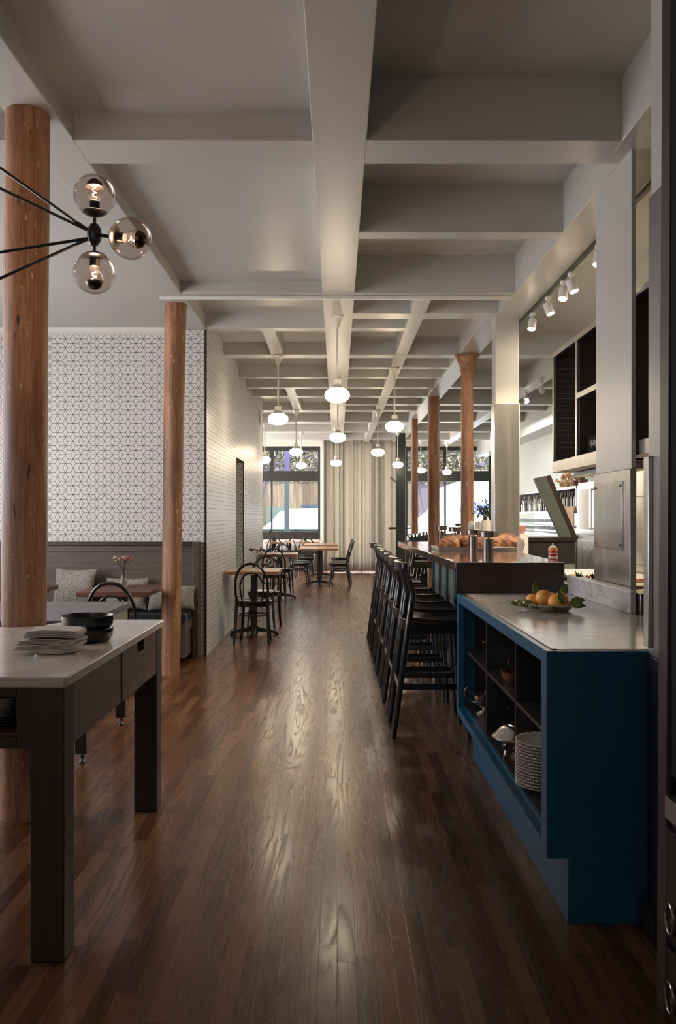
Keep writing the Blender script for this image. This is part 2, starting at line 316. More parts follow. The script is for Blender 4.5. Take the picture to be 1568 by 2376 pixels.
# ------------------------------------------------------------------ mesh builder
class MB:
    def __init__(s): s.bm = bmesh.new()
    def box(s, x0, x1, y0, y1, z0, z1, mat=None):
        r = bmesh.ops.create_cube(s.bm, size=1)['verts']
        for v in r: v.co = Vector(((x0+x1)/2+v.co.x*(x1-x0), (y0+y1)/2+v.co.y*(y1-y0), (z0+z1)/2+v.co.z*(z1-z0)))
        if mat is not None: bmesh.ops.transform(s.bm, matrix=mat, verts=r)
        return s
    def prism(s, pts, z0, z1, axis='z', top=None):
        def P(a, b, c): return {'z': (a, b, c), 'y': (a, c, b), 'x': (c, a, b)}[axis]
        n = len(pts); t = top or pts
        lo = [s.bm.verts.new(P(a, b, z0)) for a, b in pts]; hi = [s.bm.verts.new(P(a, b, z1)) for a, b in t]
        fs = [s.bm.faces.new(lo), s.bm.faces.new(hi)]
        for i in range(n): fs.append(s.bm.faces.new((lo[i], lo[(i+1) % n], hi[(i+1) % n], hi[i])))
        bmesh.ops.recalc_face_normals(s.bm, faces=fs); return s
    def lathe(s, prof, c=(0, 0, 0), n=32, sx=1, sy=1, mat=None, a0=0):
        rings = []; vs = []
        for r, z in prof:
            if r < 1e-6: ring = [s.bm.verts.new((c[0], c[1], c[2]+z))]
            else: ring = [s.bm.verts.new((c[0]+r*sx*math.cos(a0+2*PI*i/n), c[1]+r*sy*math.sin(a0+2*PI*i/n), c[2]+z)) for i in range(n)]
            rings.append(ring); vs += ring
        fs = []
        for A, B in zip(rings, rings[1:]):
            if len(A) == 1 and len(B) == 1: continue
            for i in range(n):
                j = (i+1) % n
                if len(A) == 1: fs.append(s.bm.faces.new((A[0], B[i], B[j])))
                elif len(B) == 1: fs.append(s.bm.faces.new((A[i], A[j], B[0])))
                else: fs.append(s.bm.faces.new((A[i], A[j], B[j], B[i])))
        for R in (rings[0], rings[-1]):
            if len(R) > 1: fs.append(s.bm.faces.new(R))
        bmesh.ops.recalc_face_normals(s.bm, faces=fs)
        if mat is not None: bmesh.ops.transform(s.bm, matrix=mat, verts=vs)
        return s
    def cyl(s, r, p0, p1, n=20, r2=None): return s.tube([p0, p1], [r, r if r2 is None else r2], n)
    def tube(s, pts, r, n=10, closed=False, sq=None):
        pts = [Vector(p) for p in pts]; k = len(pts)
        rs = r if isinstance(r, (list, tuple)) else [r]*k
        T = []
        for i in range(k):
            a = pts[(i-1) % k] if (closed or i > 0) else pts[i]; b = pts[(i+1) % k] if (closed or i < k-1) else pts[i]
            T.append((b-a).normalized())
        u = T[0].orthogonal().normalized()
        if sq is not None:
            q = Vector(sq); u = (q-T[0]*q.dot(T[0])).normalized()
        rings = []
        for i in range(k):
            u = (u-T[i]*u.dot(T[i])).normalized(); w_ = T[i].cross(u)
            if sq is not None:
                hw, hh = rs[i]; off = [(-hw, -hh), (hw, -hh), (hw, hh), (-hw, hh)]
                rings.append([s.bm.verts.new(pts[i]+u*a+w_*b) for a, b in off])
            else: rings.append([s.bm.verts.new(pts[i]+(u*math.cos(2*PI*j/n)+w_*math.sin(2*PI*j/n))*rs[i]) for j in range(n)])
        m = 4 if sq is not None else n; fs = []
        for i in range(k if closed else k-1):
            A, B = rings[i], rings[(i+1) % k]
            for j in range(m): fs.append(s.bm.faces.new((A[j], A[(j+1) % m], B[(j+1) % m], B[j])))
        if not closed: fs += [s.bm.faces.new(rings[0]), s.bm.faces.new(rings[-1])]
        bmesh.ops.recalc_face_normals(s.bm, faces=fs); return s
    def ball(s, r, c, sc=(1, 1, 1), u=24, v=14, jitter=0, seed=0):
        rr = bmesh.ops.create_uvsphere(s.bm, u_segments=u, v_segments=v, radius=r)['verts']
        rnd = random.Random(seed)
        for q in rr:
            k = 1+rnd.uniform(-jitter, jitter)
            q.co = Vector((c[0]+q.co.x*sc[0]*k, c[1]+q.co.y*sc[1]*k, c[2]+q.co.z*sc[2]*k))
        return s
    def curve(s, pts, r, n=10, k=6, closed=False, **kw):
        pts = [Vector(p) for p in pts]; m = len(pts); out = []; rr = []
        rl = list(r) if isinstance(r, (list, tuple)) else [r]*m
        for i in range(m if closed else m-1):
            p0 = pts[(i-1) % m] if (closed or i) else pts[0]; p1 = pts[i]; p2 = pts[(i+1) % m]; p3 = pts[(i+2) % m] if (closed or i < m-2) else pts[-1]
            for q in range(k):
                t = q/k; out.append(.5*((2*p1)+(p2-p0)*t+(2*p0-5*p1+4*p2-p3)*t*t+(3*p1-p0-3*p2+p3)*t**3)); rr.append(rl[i]+(rl[(i+1) % m]-rl[i])*t)
        if not closed: out.append(pts[-1]); rr.append(rl[-1])
        return s.tube(out, rr, n, closed=closed, **kw)
    def leaf(s, p, d, l, wd, up=(0, 0, 1)):
        p = Vector(p); d = Vector(d).normalized(); n = d.cross(Vector(up)); n = n.normalized() if n.length > 1e-4 else Vector((1, 0, 0))
        h = n.cross(d).normalized()
        A = [p, p+d*l*.3+n*wd*.42+h*l*.05, p+d*l*.65+n*wd*.4+h*l*.03, p+d*l-h*l*.06, p+d*l*.65-n*wd*.4+h*l*.03, p+d*l*.3-n*wd*.42+h*l*.05]
        mid = [p+d*l*.3-h*l*.02, p+d*l*.65-h*l*.02]
        V = [s.bm.verts.new(a) for a in A]; m1, m2 = [s.bm.verts.new(a) for a in mid]
        for f in ((V[0], V[1], m1), (V[1], V[2], m2, m1), (V[2], V[3], m2), (V[3], V[4], m2), (V[4], V[5], m1, m2), (V[5], V[0], m1)): s.bm.faces.new(f)
        return s
    def build(s, name, mat, parent=None, bevel=0, smooth=35, keep=False, seg=2, subd=0, world=False):
        bm = s.bm; org = Vector((0, 0, 0))
        if parent is not None:
            if world: bmesh.ops.transform(bm, matrix=Matrix.Translation(-WORLD_LOC[parent.name]), verts=bm.verts[:])
        elif not keep:
            xs = [v.co for v in bm.verts]
            org = Vector(((min(v.x for v in xs)+max(v.x for v in xs))/2, (min(v.y for v in xs)+max(v.y for v in xs))/2, min(v.z for v in xs)))
            bmesh.ops.transform(bm, matrix=Matrix.Translation(-org), verts=bm.verts[:])
        me = bpy.data.meshes.new(name); bm.to_mesh(me); bm.free()
        o = bpy.data.objects.new(name, me); COL.objects.link(o); o.location = org
        me.materials.append(M[mat] if isinstance(mat, str) else mat)
        me.polygons.foreach_set('use_smooth', [True]*len(me.polygons))
        me.set_sharp_from_angle(angle=math.radians(smooth)); me.update()
        if parent is not None:
            o.parent = parent; WORLD_LOC[o.name] = WORLD_LOC[parent.name].copy()
        else: WORLD_LOC[o.name] = org.copy()
        if bevel:
            b = o.modifiers.new('bevel', 'BEVEL'); b.width = bevel; b.segments = seg; b.limit_method = 'ANGLE'; b.angle_limit = math.radians(40)
        if subd:
            d = o.modifiers.new('subdivision', 'SUBSURF'); d.levels = subd; d.render_levels = subd
        return o
WORLD_LOC = {}
def thing(name, label, cat, loc=(0, 0, 0), rz=0, group=None):
    o = bpy.data.objects.new(name, None); COL.objects.link(o); o.location = loc; o.rotation_euler = (0, 0, rz); o.empty_display_size = .1
    WORLD_LOC[o.name] = Vector(loc); return tag(o, label, cat, group)
def tag(o, label, cat, group=None, kind=None):
    if label: o['label'] = label
    if cat: o['category'] = cat
    if group: o['group'] = group
    if kind: o['kind'] = kind
    return o
def struct(mb, name, mat, **kw):
    kw.setdefault('keep', True); o = mb.build(name, mat, **kw); o['kind'] = 'structure'; return o
KIDS = {}
def kids(o): return [c for c in bpy.data.objects if c.parent == o]
def dup(o, loc, rz=0, label=None, group=None, parent=None):
    c = o.copy(); COL.objects.link(c)
    if parent is None: c.location = loc; c.rotation_euler = (0, 0, rz)
    else: c.parent = parent
    if label: c['label'] = label
    if group: c['group'] = group
    for ch in kids(o): dup(ch, None, parent=c)
    WORLD_LOC[c.name] = Vector(loc) if loc is not None else Vector()
    return c
def text_part(body, size, mat, parent, mtx, name='lettering', depth=.0008, shear=0, bold=0):
    cu = bpy.data.curves.new('t', 'FONT'); cu.body = body; cu.size = size; cu.extrude = depth; cu.align_x = 'CENTER'; cu.align_y = 'CENTER'; cu.shear = shear; cu.offset = bold
    t = bpy.data.objects.new('t', cu); COL.objects.link(t); bpy.context.view_layer.update()
    me = bpy.data.meshes.new_from_object(t); bpy.data.objects.remove(t)
    me.transform(mtx); me.name = name; me.materials.clear(); me.materials.append(M[mat])
    o = bpy.data.objects.new(name, me); COL.objects.link(o)
    if parent is not None: o.parent = parent
    return o
FACE_CAM = Matrix.Rotation(PI/2, 4, 'X')     # text plane turned to face -y

# ================================================================== the setting
struct(MB().box(-4.6, 4.1, -3.1, 23.4, -.1, 0), 'floor', 'floor')
c = MB()
c.box(-4.6, 4.1, -3.1, 23.4, 3.62, 3.75)
c.box(-4.6, -.12, -3.1, 4.36, 3.32, 3.64)              # near left coffers
c.box(-4.6, -1.5, 4.5, 8.9, 3.195, 3.6)                # flat ceiling over the booths
c.box(-1.5, -.12, 4.5, 7.4, 3.28, 3.64)
c.box(-1.5, -.12, 7.4, 23.3, 3.34, 3.64)
c.box(.14, 1.7, -3.1, 7.4, 3.50, 3.64)
c.box(.14, 1.7, 7.4, 23.3, 3.36, 3.64)
c.box(1.6, 4.1, -3.1, 23.3, 3.42, 3.64)
c.box(-4.6, -1.5, 8.9, 23.3, 3.34, 3.64)
struct(c, 'ceiling', 'paint')
ZB = 3.19
nt_ = [0]
def trim(mb, mat='paint', **kw):
    nt_[0] += 1; return struct(mb, 'trim_%d' % nt_[0], mat, **kw)
def beam(x0, x1, y0, y1, z0=ZB, mat='paint'): return trim(MB().box(x0, x1, y0, y1, z0, 3.66), mat, bevel=.004)
beam(-.12, .143, -3, 23.2)                             # centre beam
beam(-1.5, -1.28, -3, 8.77)                            # left beam
trim(MB().prism([(1.385, -3), (1.385, 4.5), (1.455, 4.5), (1.455, 8.2), (1.37, 8.2), (1.37, 23.2), (1.6, 23.2), (1.6, 8.45), (1.70, 8.4), (1.70, -3)], ZB, 3.66), bevel=.004)
beam(.66, .795, 7.44, 23.2, ZB+.003)                   # secondary beams
beam(-.745, -.61, 8.85, 10.14, ZB+.003); beam(-.745, -.61, 12.8, 15.5, ZB+.003)
beam(2.66, 2.84, 10.4, 23.1, ZB+.001)
beam(-4.6, 1.46, 4.36, 4.65, ZB+.001); beam(-4.6, 1.46, -.6, -.3, ZB+.001)
beam(.14, 1.46, 5.77, 5.91, ZB+.002); beam(.14, 1.46, 2.1, 2.24, ZB+.002)
beam(-1.3, 1.46, 7.32, 7.44, ZB+.002)
for y0, y1, l, r in ((8.08, 8.30, 0, 1.46), (8.70, 8.85, -1.28, .7), (10.12, 10.34, -1.28, 4.0), (10.98, 11.10, 0, 1.6), (11.74, 11.88, -1.28, 1.6),
                     (12.68, 12.82, -1.28, 3.9), (13.58, 13.77, -1.28, 1.6), (14.55, 14.74, 0, 3.9), (15.4, 15.64, -4, 3.9), (17.25, 17.5, -4, 3.9), (19.2, 19.45, -4, 3.9), (21.2, 21.4, -4, 3.9)):
    beam(l, r, y0, y1, ZB+.002)
trim(MB().box(-1.47, 1.45, 7.425, 7.455, 3.165, 3.19), 'white_trim', bevel=.003)
trim(MB().box(3.6, 4.1, 9.5, 23.2, 2.92, 3.5), 'paint')               # dropped soffit over the back bar
# tiled walls
struct(MB().box(-4.6, -1.282, 8.77, 8.97, 0, 3.6), 'wall_booth', 'tile')
sw = MB(); sw.box(-1.45, -1.28, 8.772, 11.38, 0, 3.6); sw.box(-1.45, -1.28, 11.38, 12.24, 2.12, 3.6); sw.box(-1.45, -1.28, 12.24, 15.5, 0, 3.6)
sw.box(-4.6, -1.28, 15.4, 15.5, 0, 3.6)
struct(sw, 'wall_tiled_side', 'tile')
struct(MB().box(-3.2, -3.1, 8.97, 15.4, 0, 3.6), 'wall_corridor', 'navy')
trim(MB().box(-1.296, -1.275, 8.757, 8.775, 0, 3.19), 'black_metal'); trim(MB().box(-1.284, -1.272, 12.238, 12.25, 0, 2.12), 'black_metal')
trim(MB().prism([(8.77, 3.195), (8.68, 3.195), (8.70, 3.165), (8.745, 3.14), (8.77, 3.14)], -4.6, -1.55, 'x'), 'white_trim')
struct(MB().box(-4.7, -4.6, -3.1, 8.9, 0, 3.7), 'wall_left', 'paint_wall')
struct(MB().box(-4.1, -4.0, 15.5, 23.3, 0, 3.7), 'wall_left_front', 'paint_wall')
struct(MB().box(3.98, 4.1, -3.1, 23.3, 0, 3.7), 'wall_right', 'kitchen_wall')
struct(MB().box(-4.7, 4.1, -3.2, -3.1, 0, 3.7), 'wall_back', 'paint_wall')
fw = MB(); fw.box(-4.1, 4.1, 23.15, 23.35, 3.18, 3.7); fw.box(-4.1, -3.98, 23.15, 23.35, 0, 3.3); fw.box(-.435, -.34, 23.1, 23.35, 0, 3.3); fw.box(1.55, 1.77, 23.15, 23.35, 0, 3.3)
struct(fw, 'wall_street', 'paint_wall')
struct(MB().box(-4, -.435, 23.1, 23.3, 0, .953).box(1.77, 3.98, 23.1, 23.3, 0, .9), 'wall_street_sill', 'dark_wood')
def window(n, x0, x1, z0, mu, ml):
    m = MB(); y0, y1 = 23.14, 23.24
    m.box(x0, x1, y0, y1, 3.07, 3.18); m.box(x0, x1, y0-.02, y1, 2.28, 2.547); m.box(x0, x0+.05, y0, y1, z0+.02, 2.28); m.box(x1-.06, x1, y0, y1, z0+.02, 2.28); m.box(x0, x0+.05, y0, y1, 2.547, 3.07); m.box(x1-.06, x1, y0, y1, 2.547, 3.07)
    m.box(mu-.05, mu+.05, y0, y1, 2.547, 3.07); m.box(ml-.022, ml+.022, y0, y1, z0+.02, 2.28); m.box(x0, x1, y0-.03, y1, z0-.03, z0+.02)
    f = struct(m, 'window_%d' % n, 'black_frame', bevel=.005)
    for a, b in ((x0, mu), (mu, x1)):
        MB().box(a, b, 23.19, 23.196, z0, 2.3).build('pane', 'pane', f); MB().box(a, b, 23.19, 23.196, 2.5, 3.1).build('pane', 'pane', f)
    return f
window(1, -3.98, -.435, .953, -1.69, -1.69)
window(2, 1.77, 3.98, .9, 2.78, 2.79)
m = MB(); m.box(-.34, -.26, 23.15, 23.25, 0, 3.18); m.box(1.47, 1.55, 23.15, 23.25, 0, 3.18); m.box(-.3, 1.5, 23.15, 23.25, 3.08, 3.18); m.box(-.3, 1.5, 23.15, 23.25, 2.2, 2.3); m.box(-.3, 1.5, 23.15, 23.25, 0, .2); m.box(.58, .66, 23.15, 23.25, 0, 2.3)
d1 = struct(m, 'door_1', 'black_frame'); MB().box(-.3, 1.5, 23.19, 23.196, .2, 3.1).build('pane', 'pane', d1)

# ---- square piers and the steel partition of the kitchen
def pier(label, x0, x1, y0, y1, zs, base=None, name='square_pier', clad='steel'):
    t = thing(name, label, 'pier', ((x0+x1)/2, (y0+y1)/2, 0))
    MB().box(x0+.006, x1-.006, y0+.006, y1-.006, zs-.01, 3.2).build('plaster_shaft', 'paint', t, world=True, bevel=.006)
    z0 = base or 0
    MB().box(x0, x1, y0, y1, z0, zs).build('steel_cladding', clad, t, world=True, bevel=.004)
    if base: MB().box(x0-.004, x1, y0-.003, y1, 0, base).build('painted_base', 'navy', t, world=True, bevel=.003)
    return t
pier('square white pier with steel cladding rising beside the bread on the bar', 1.44, 1.67, 8.2, 8.39, 2.40)
p3 = pier('grey pier at the right edge beside the blue cabinet end', 1.035, 1.6, 2.80, 2.985, 2.42, .90, clad='steel_cool')
MB().box(1.02, 1.037, 2.94, 2.987, .93, 1.56).build('corner_guard', 'steel', p3, world=True, bevel=.003)
MB().box(1.0, 1.034, 2.82, 2.97, 0, .1).build('plinth', 'black_metal', p3, world=True)
t = thing('wall_panel_partition', 'tall white partition panel over a steel lower half above the marble splash', 'partition', (1.475, 4.76, 0))
MB().box(1.463, 1.487, 4.46, 5.07, 1.60, 3.2).build('plaster_panel', 'paint', t, world=True, bevel=.004)
MB().box(1.455, 1.487, 4.455, 5.08, 0, 1.60).build('steel_panel', 'steel', t, world=True, bevel=.003)
hp = MB().box(1.449, 1.456, 4.56, 5.06, 1.19, 1.545).build('access_hatch', 'steel_shiny', t, world=True, bevel=.003)
sc = MB()
for y, z in ((4.59, 1.52), (5.03, 1.52), (4.59, 1.215), (5.03, 1.215)): sc.ball(.007, (1.448, y, z), u=10, v=6)
sc.build('screw', 'steel_dark', hp, world=True)

# ================================================================== wooden log columns
def column(x, y, r0, r1, lx, label, cap=False):
    t = thing('wooden_column', label, 'column', (x, y, 0))
    m = MB(); n = 40; prof = []
    rnd = random.Random(int(x*100+y*10)); N = 30; rings = []
    for i in range(N+1):
        k = i/N; z = .001+3.188*k; r = r0+(r1-r0)*k+rnd.uniform(-.001, .001)
        rings.append([m.bm.verts.new((lx*k+(r+.0016*math.sin(5*a+z*1.7)+.001*math.sin(11*a+z*3))*math.cos(a), (r+.0016*math.sin(5*a+z*1.7))*math.sin(a), z)) for a in [2*PI*j/n for j in range(n)]])
    for A, B in zip(rings, rings[1:]):
        for j in range(n): m.bm.faces.new((A[j], A[(j+1) % n], B[(j+1) % n], B[j]))
    m.bm.faces.new(rings[0][::-1]); m.bm.faces.new(rings[-1])
    m.build('log', 'post', t)
    if cap: MB().lathe([(r1+.004, 2.98), (r1+.02, 3.0), (r1+.012, 3.03), (r1+.03, 3.08), (r1+.055, 3.13), (r1+.055, 3.16), (r1+.075, 3.165), (r1+.075, 3.189)], n=40).build('capital', 'post', t)
    return t
column(-1.427, 4.07, .099, .097, .022, 'thick weathered log column rising through the notch of the marble table')
column(-1.437, 7.72, .080, .092, .047, 'slimmer log column standing in front of the booth table')
column(1.464, 10.1, .078, .066, 0, 'reddish log column with a turned capital behind the bread', cap=True)
column(1.475, 13.7, .092, .088, 0, 'plain log column directly left of the one with a capital')
column(1.45, 16.8, .066, .064, 0, 'thinnest and farthest log column beside the black door post')

# ================================================================== marble topped serving table (left foreground)
t = thing('marble_table', 'marble topped serving table with dark oak legs at the left edge', 'table', (-1.6, 3.48, 0))
pts = [(-2.45, 2.715), (-.90, 2.715), (-.885, 2.722), (-.818, 2.70)]
pts = [(-2.45, 2.71), (-.95, 2.712), (-.83, 2.708), (-.818, 2.72), (-.818, 4.235), (-.826, 4.243), (-1.08, 4.243), (-1.13, 4.238), (-1.18, 4.222), (-1.225, 4.19), (-1.262, 4.145), (-1.29, 4.09)]
cx, cy, cr = -1.427, 4.07, .125
for k in range(0, 13):
    a = math.radians(-5)-math.radians(180)*k/12
    pts.append((cx+cr*math.cos(a)*1.0, cy+cr*math.sin(a)))
pts += [(-1.58, 4.12), (-1.62, 4.19), (-1.68, 4.232), (-1.75, 4.243), (-2.45, 4.243)]
MB().prism(pts, .8425, .875).build('marble_top', 'marble', t, world=True, bevel=.005, seg=3)
for x, y in ((-.885, 2.79), (-.885, 4.19), (-2.38, 2.79), (-2.38, 4.19)):
    MB().box(x-.052, x+.052, y-.055, y+.055, 0, .8425).build('leg', 'dark_wood', t, world=True, bevel=.004)
MB().box(-.862, -.838, 2.84, 3.476, .64, .8425).build('apron', 'brown_wood', t, world=True, bevel=.002)
dr = MB(); dr.box(-.860, -.834, 3.482, 3.75, .64, .838); dr.box(-.860, -.834, 3.866, 4.13, .64, .838); dr.box(-.860, -.834, 3.75, 3.866, .64, .785)
dr.build('drawer_front', 'brown_wood', t, world=True, bevel=.0015)
MB().box(-.90, -.868, 2.84, 4.14, .64, .8425).build('drawer_box', 'black', t, world=True)
fr = MB(); fr.box(-2.33, -.982, 2.745, 2.775, .808, .8425); fr.box(-.982, -.937, 2.745, 2.775, .65, .8425); fr.box(-2.33, -.982, 2.745, 2.80, .65, .685)
fr.build('end_rail', 'dark_wood', t, world=True, bevel=.002)
MB().box(-2.33, -.94, 2.78, 3.45, .672, .69).build('shelf', 'table_red', t, world=True)
MB().box(-2.33, -.94, 3.45, 3.47, .66, .84).build('cubby_back', 'black', t, world=True)
MB().box(-2.33, -.9, 4.15, 4.18, .64, .8425).build('rear_apron', 'dark_wood', t, world=True)
def lathe_thing(name, prof, mat, loc, label, cat, group=None, n=40, **kw):
    o = MB().lathe(prof, n=n).build(name, mat, keep=True, **kw); o.location = loc; WORLD_LOC[o.name] = Vector(loc); return tag(o, label, cat, group)
# trays and plates in the end cubby
lathe_thing('steel_pan', [(.0, .0), (.155, 0), (.16, .05), (.166, .05), (.166, .056), (.156, .056), (.15, .004), (0, .004)], 'steel_dark', (-1.115, 3.03, .722), 'round metal pan on top in the open end of the marble table', 'pan')
for i in range(4): lathe_thing('dark_plate', [(0, 0), (.07, 0), (.085, .003), (.14, .011), (.14, .014), (.08, .007), (0, .006)], 'ceramic_b', (-1.10, 2.98, .690+i*.0078), ['lowest', 'second lowest', 'second highest', 'highest'][i]+' of the dark plates stacked in the end of the marble table', 'plate', 'dark plates in the marble table')
# bowls
bowl = [(0, 0), (.075, 0), (.084, .003), (.097, .02), (.102, .052), (.0995, .053), (.094, .022), (.082, .008), (0, .006)]
lathe_thing('dark_bowl', bowl, 'ceramic_b', (-.975, 3.5, .8755), 'lower of two dark glazed bowls stacked on the marble table', 'bowl', 'dark bowls on the marble table', n=64)
lathe_thing('dark_bowl', bowl, 'ceramic_b', (-.973, 3.5, .9245), 'upper of two dark glazed bowls stacked on the marble table', 'bowl', 'dark bowls on the marble table', n=64)
lathe_thing('cream_saucer', [(0, 0), (.066, 0), (.076, .003), (.084, .018), (.082, .020), (.073, .006), (0, .005)], 'ceramic_w', (-1.005, 3.225, .8755), 'cream saucer under the folded napkins on the marble table', 'saucer', n=64)
zz = .894
for i, (dx, w_, d_, h_, rz) in enumerate(((-.012, .215, .16, .019, 3), (-.006, .20, .155, .017, -4), (.004, .185, .145, .026, 6))):
    m = MB(); prof = []
    for k in range(4):
        f = k/4
        m.box(-w_/2+.003*k, w_/2-.002*k, -d_/2, d_/2, h_*f+.0006, h_*(f+.25)-.0006)
    m.tube([(w_/2-.003, -d_/2, h_*.5), (w_/2-.003, d_/2, h_*.5)], [h_*.45]*2, 10)
    bmesh.ops.subdivide_edges(m.bm, edges=m.bm.edges[:], cuts=2)
    for v in m.bm.verts: v.co.z += .003*math.sin(v.co.x*28+i)+.002*math.sin(v.co.y*40+i*2)-.004*max(0, abs(v.co.x)-.07)/.03*(0 if i == 2 else 1)*(1 if v.co.x < 0 else .2)
    o = m.build('folded_napkin', 'linen', keep=True, bevel=.002, smooth=60); o.location = (-1.02+dx, 3.225, zz); o.rotation_euler = (0, 0, math.radians(rz)); zz += h_+.001
    tag(o, ['bottom', 'middle', 'top'][i]+' grey linen napkin of the folded stack on the saucer', 'napkin', 'folded napkins on the marble table')

# ---- slate topped table behind it
t = thing('slate_table', 'slate grey topped table on square metal legs behind the marble table', 'table', (-2.0, 5.4, 0))
MB().box(-2.7, -1.375, 4.86, 5.95, .757, .796).build('table_top', 'slate', t, world=True, bevel=.004)
MB().box(-2.68, -1.385, 4.88, 5.93, .69, .757).build('apron', 'green_panel', t, world=True, bevel=.002)  # green reflection on the apron put into its colour
for x, y in ((-1.41, 4.96), (-1.41, 5.86), (-2.62, 4.96), (-2.62, 5.86)):
    l = MB().box(x-.032, x+.032, y-.035, y+.035, .055, .69).build('leg', 'black_metal', t, world=True, bevel=.003)
    MB().lathe([(.017, 0), (.018, .006), (.01, .018), (.006, .022), (.006, .03), (.011, .032), (.011, .037), (.006, .04), (.006, .056)], (x, y, 0), 16).build('levelling_foot', 'black_metal', l, world=True)

# ================================================================== booth bench, cushions, booth tables
t = thing('booth_bench', 'long grey brown wooden bench with a tall back against the tiled wall', 'bench', (-2.9, 8.5, 0))
MB().box(-4.55, -1.39, 8.66, 8.755, .1, 1.085).build('back_panel', 'bench', t, world=True, bevel=.003)
MB().box(-4.55, -1.385, 8.64, 8.757, 1.085, 1.12).build('top_rail', 'dark_wood', t, world=True, bevel=.003)
MB().box(-4.55, -1.39, 8.653, 8.668, 1.025, 1.078).build('upper_rail', 'bench', t, world=True, bevel=.002)
MB().box(-1.39, -1.335, 8.60, 8.757, 0, 1.12).build('end_panel', 'bench', t, world=True, bevel=.003)
b = MB(); b.box(-4.55, -1.40, 8.26, 8.66, .06, .385); b.box(-1.42, -1.39, 8.23, 8.62, .30, .39)
b.build('base', 'bench', t, world=True, bevel=.002)
MB().box(-4.5, -1.44, 8.30, 8.6, 0, .06).build('plinth', 'black', t, world=True)
s_ = MB(); s_.box(-4.55, -1.392, 8.22, 8.652, .39, .468)
bmesh.ops.subdivide_edges(s_.bm, edges=s_.bm.edges[:], cuts=8)
for v in s_.bm.verts:
    if v.co.z > .43: v.co.z += .006*math.sin(v.co.x*9)
s_.build('seat_cushion', 'leather', t, world=True, bevel=.012, seg=3)
def pillow(x, y, z, w_, h_, d_, rz, tilt, label, mat='speckle', group='speckled cushions on the booth bench', cat='cushion'):
    m = MB(); n = 14; G = {}
    for sgn in (1, -1):
        for i in range(n+1):
            for j in range(n+1):
                if sgn < 0 and (i in (0, n) or j in (0, n)): G[(sgn, i, j)] = G[(1, i, j)]; continue
                u, v = -1+2*i/n, -1+2*j/n
                q = (1-abs(u)**2.6)*(1-abs(v)**2.6); pin = 1-.06*(1-abs(u)**2)*abs(v)**4; pin2 = 1-.06*(1-abs(v)**2)*abs(u)**4
                G[(sgn, i, j)] = m.bm.verts.new((u*w_/2*pin2, sgn*d_/2*q**.55, v*h_/2*pin+h_/2))
        for i in range(n):
            for j in range(n): m.bm.faces.new([G[(sgn, a, b)] for a, b in ((i, j), (i+1, j), (i+1, j+1), (i, j+1))][::sgn])
    o = m.build('cushion', mat, keep=True, smooth=80); o.location = (x, y, z); o.rotation_euler = (math.radians(-tilt), 0, math.radians(rz)); return tag(o, label, cat, group)
pillow(-2.50, 8.43, .482, .42, .40, .13, -12, 14, 'speckled grey cushion between the two booth tables')
pillow(-1.56, 8.43, .482, .44, .24, .13, 6, 18, 'speckled grey cushion right of the flower vase behind the booth table')
pillow(-2.0, 8.47, .482, .40, .31, .12, 0, 16, 'speckled grey cushion directly behind the flower vase')
def pedestal_table(x, y, wx, wy, label, mat='table_wood', group=None, h=.75, ax='x'):
    t = thing('cafe_table', label, 'table', (x, y, 0), 0, group)
    MB().box(-wx/2, wx/2, -wy/2, wy/2, h-.04, h).build('table_top', mat, t, bevel=.003)
    MB().box(-.035, .035, -.035, .035, .04, h-.05).build('pedestal', 'black_metal', t, bevel=.004)
    MB().box(-.16, .16, -.16, .16, h-.055, h-.04).build('top_plate', 'black_metal', t, bevel=.003)
    b = MB()
    for k in range(4):
        a = PI/4+PI/2*k if ax == 'd' else PI/2*k
        dx, dy = math.cos(a), math.sin(a); L_ = .27
        b.tube([(dx*.02, dy*.02, .075), (dx*.12, dy*.12, .055), (dx*L_, dy*L_, .03)], [(.028, .03), (.026, .02), (.02, .012)], sq=(-dy, dx, 0))
        b.lathe([(.022, 0), (.022, .02)], (dx*(L_-.01), dy*(L_-.01), 0), 12)
    b.build('base', 'black_metal', t, bevel=.002); return t
pedestal_table(-1.83, 7.68, .58, .80, 'dark red brown table with the flower vase in front of the booth bench', 'table_red', 'booth tables')
pedestal_table(-2.80, 7.68, .58, .80, 'dark red brown booth table half hidden behind the thick column', 'table_red', 'booth tables')
def vase(loc, label, mat='pane', h=.14, R=.042, name='bud_vase', cat='vase'):
    return lathe_thing(name, [(0, 0), (R*.62, 0), (R*.95, h*.12), (R, h*.3), (R*.8, h*.48), (R*.38, h*.66), (R*.34, h*.8), (R*.55, h), (R*.5, h), (R*.28, h*.8), (R*.3, h*.66), (R*.7, h*.48), (R*.9, h*.3), (R*.5, h*.06), (0, h*.06)], mat, loc, label, cat)
M['frost'] = glass('frosted_vase_glass', (.9, .88, .86), .35, thin=False)
vase((-1.85, 7.76, .7505), 'frosted glass bud vase of pink flowers on the booth table', 'frost')
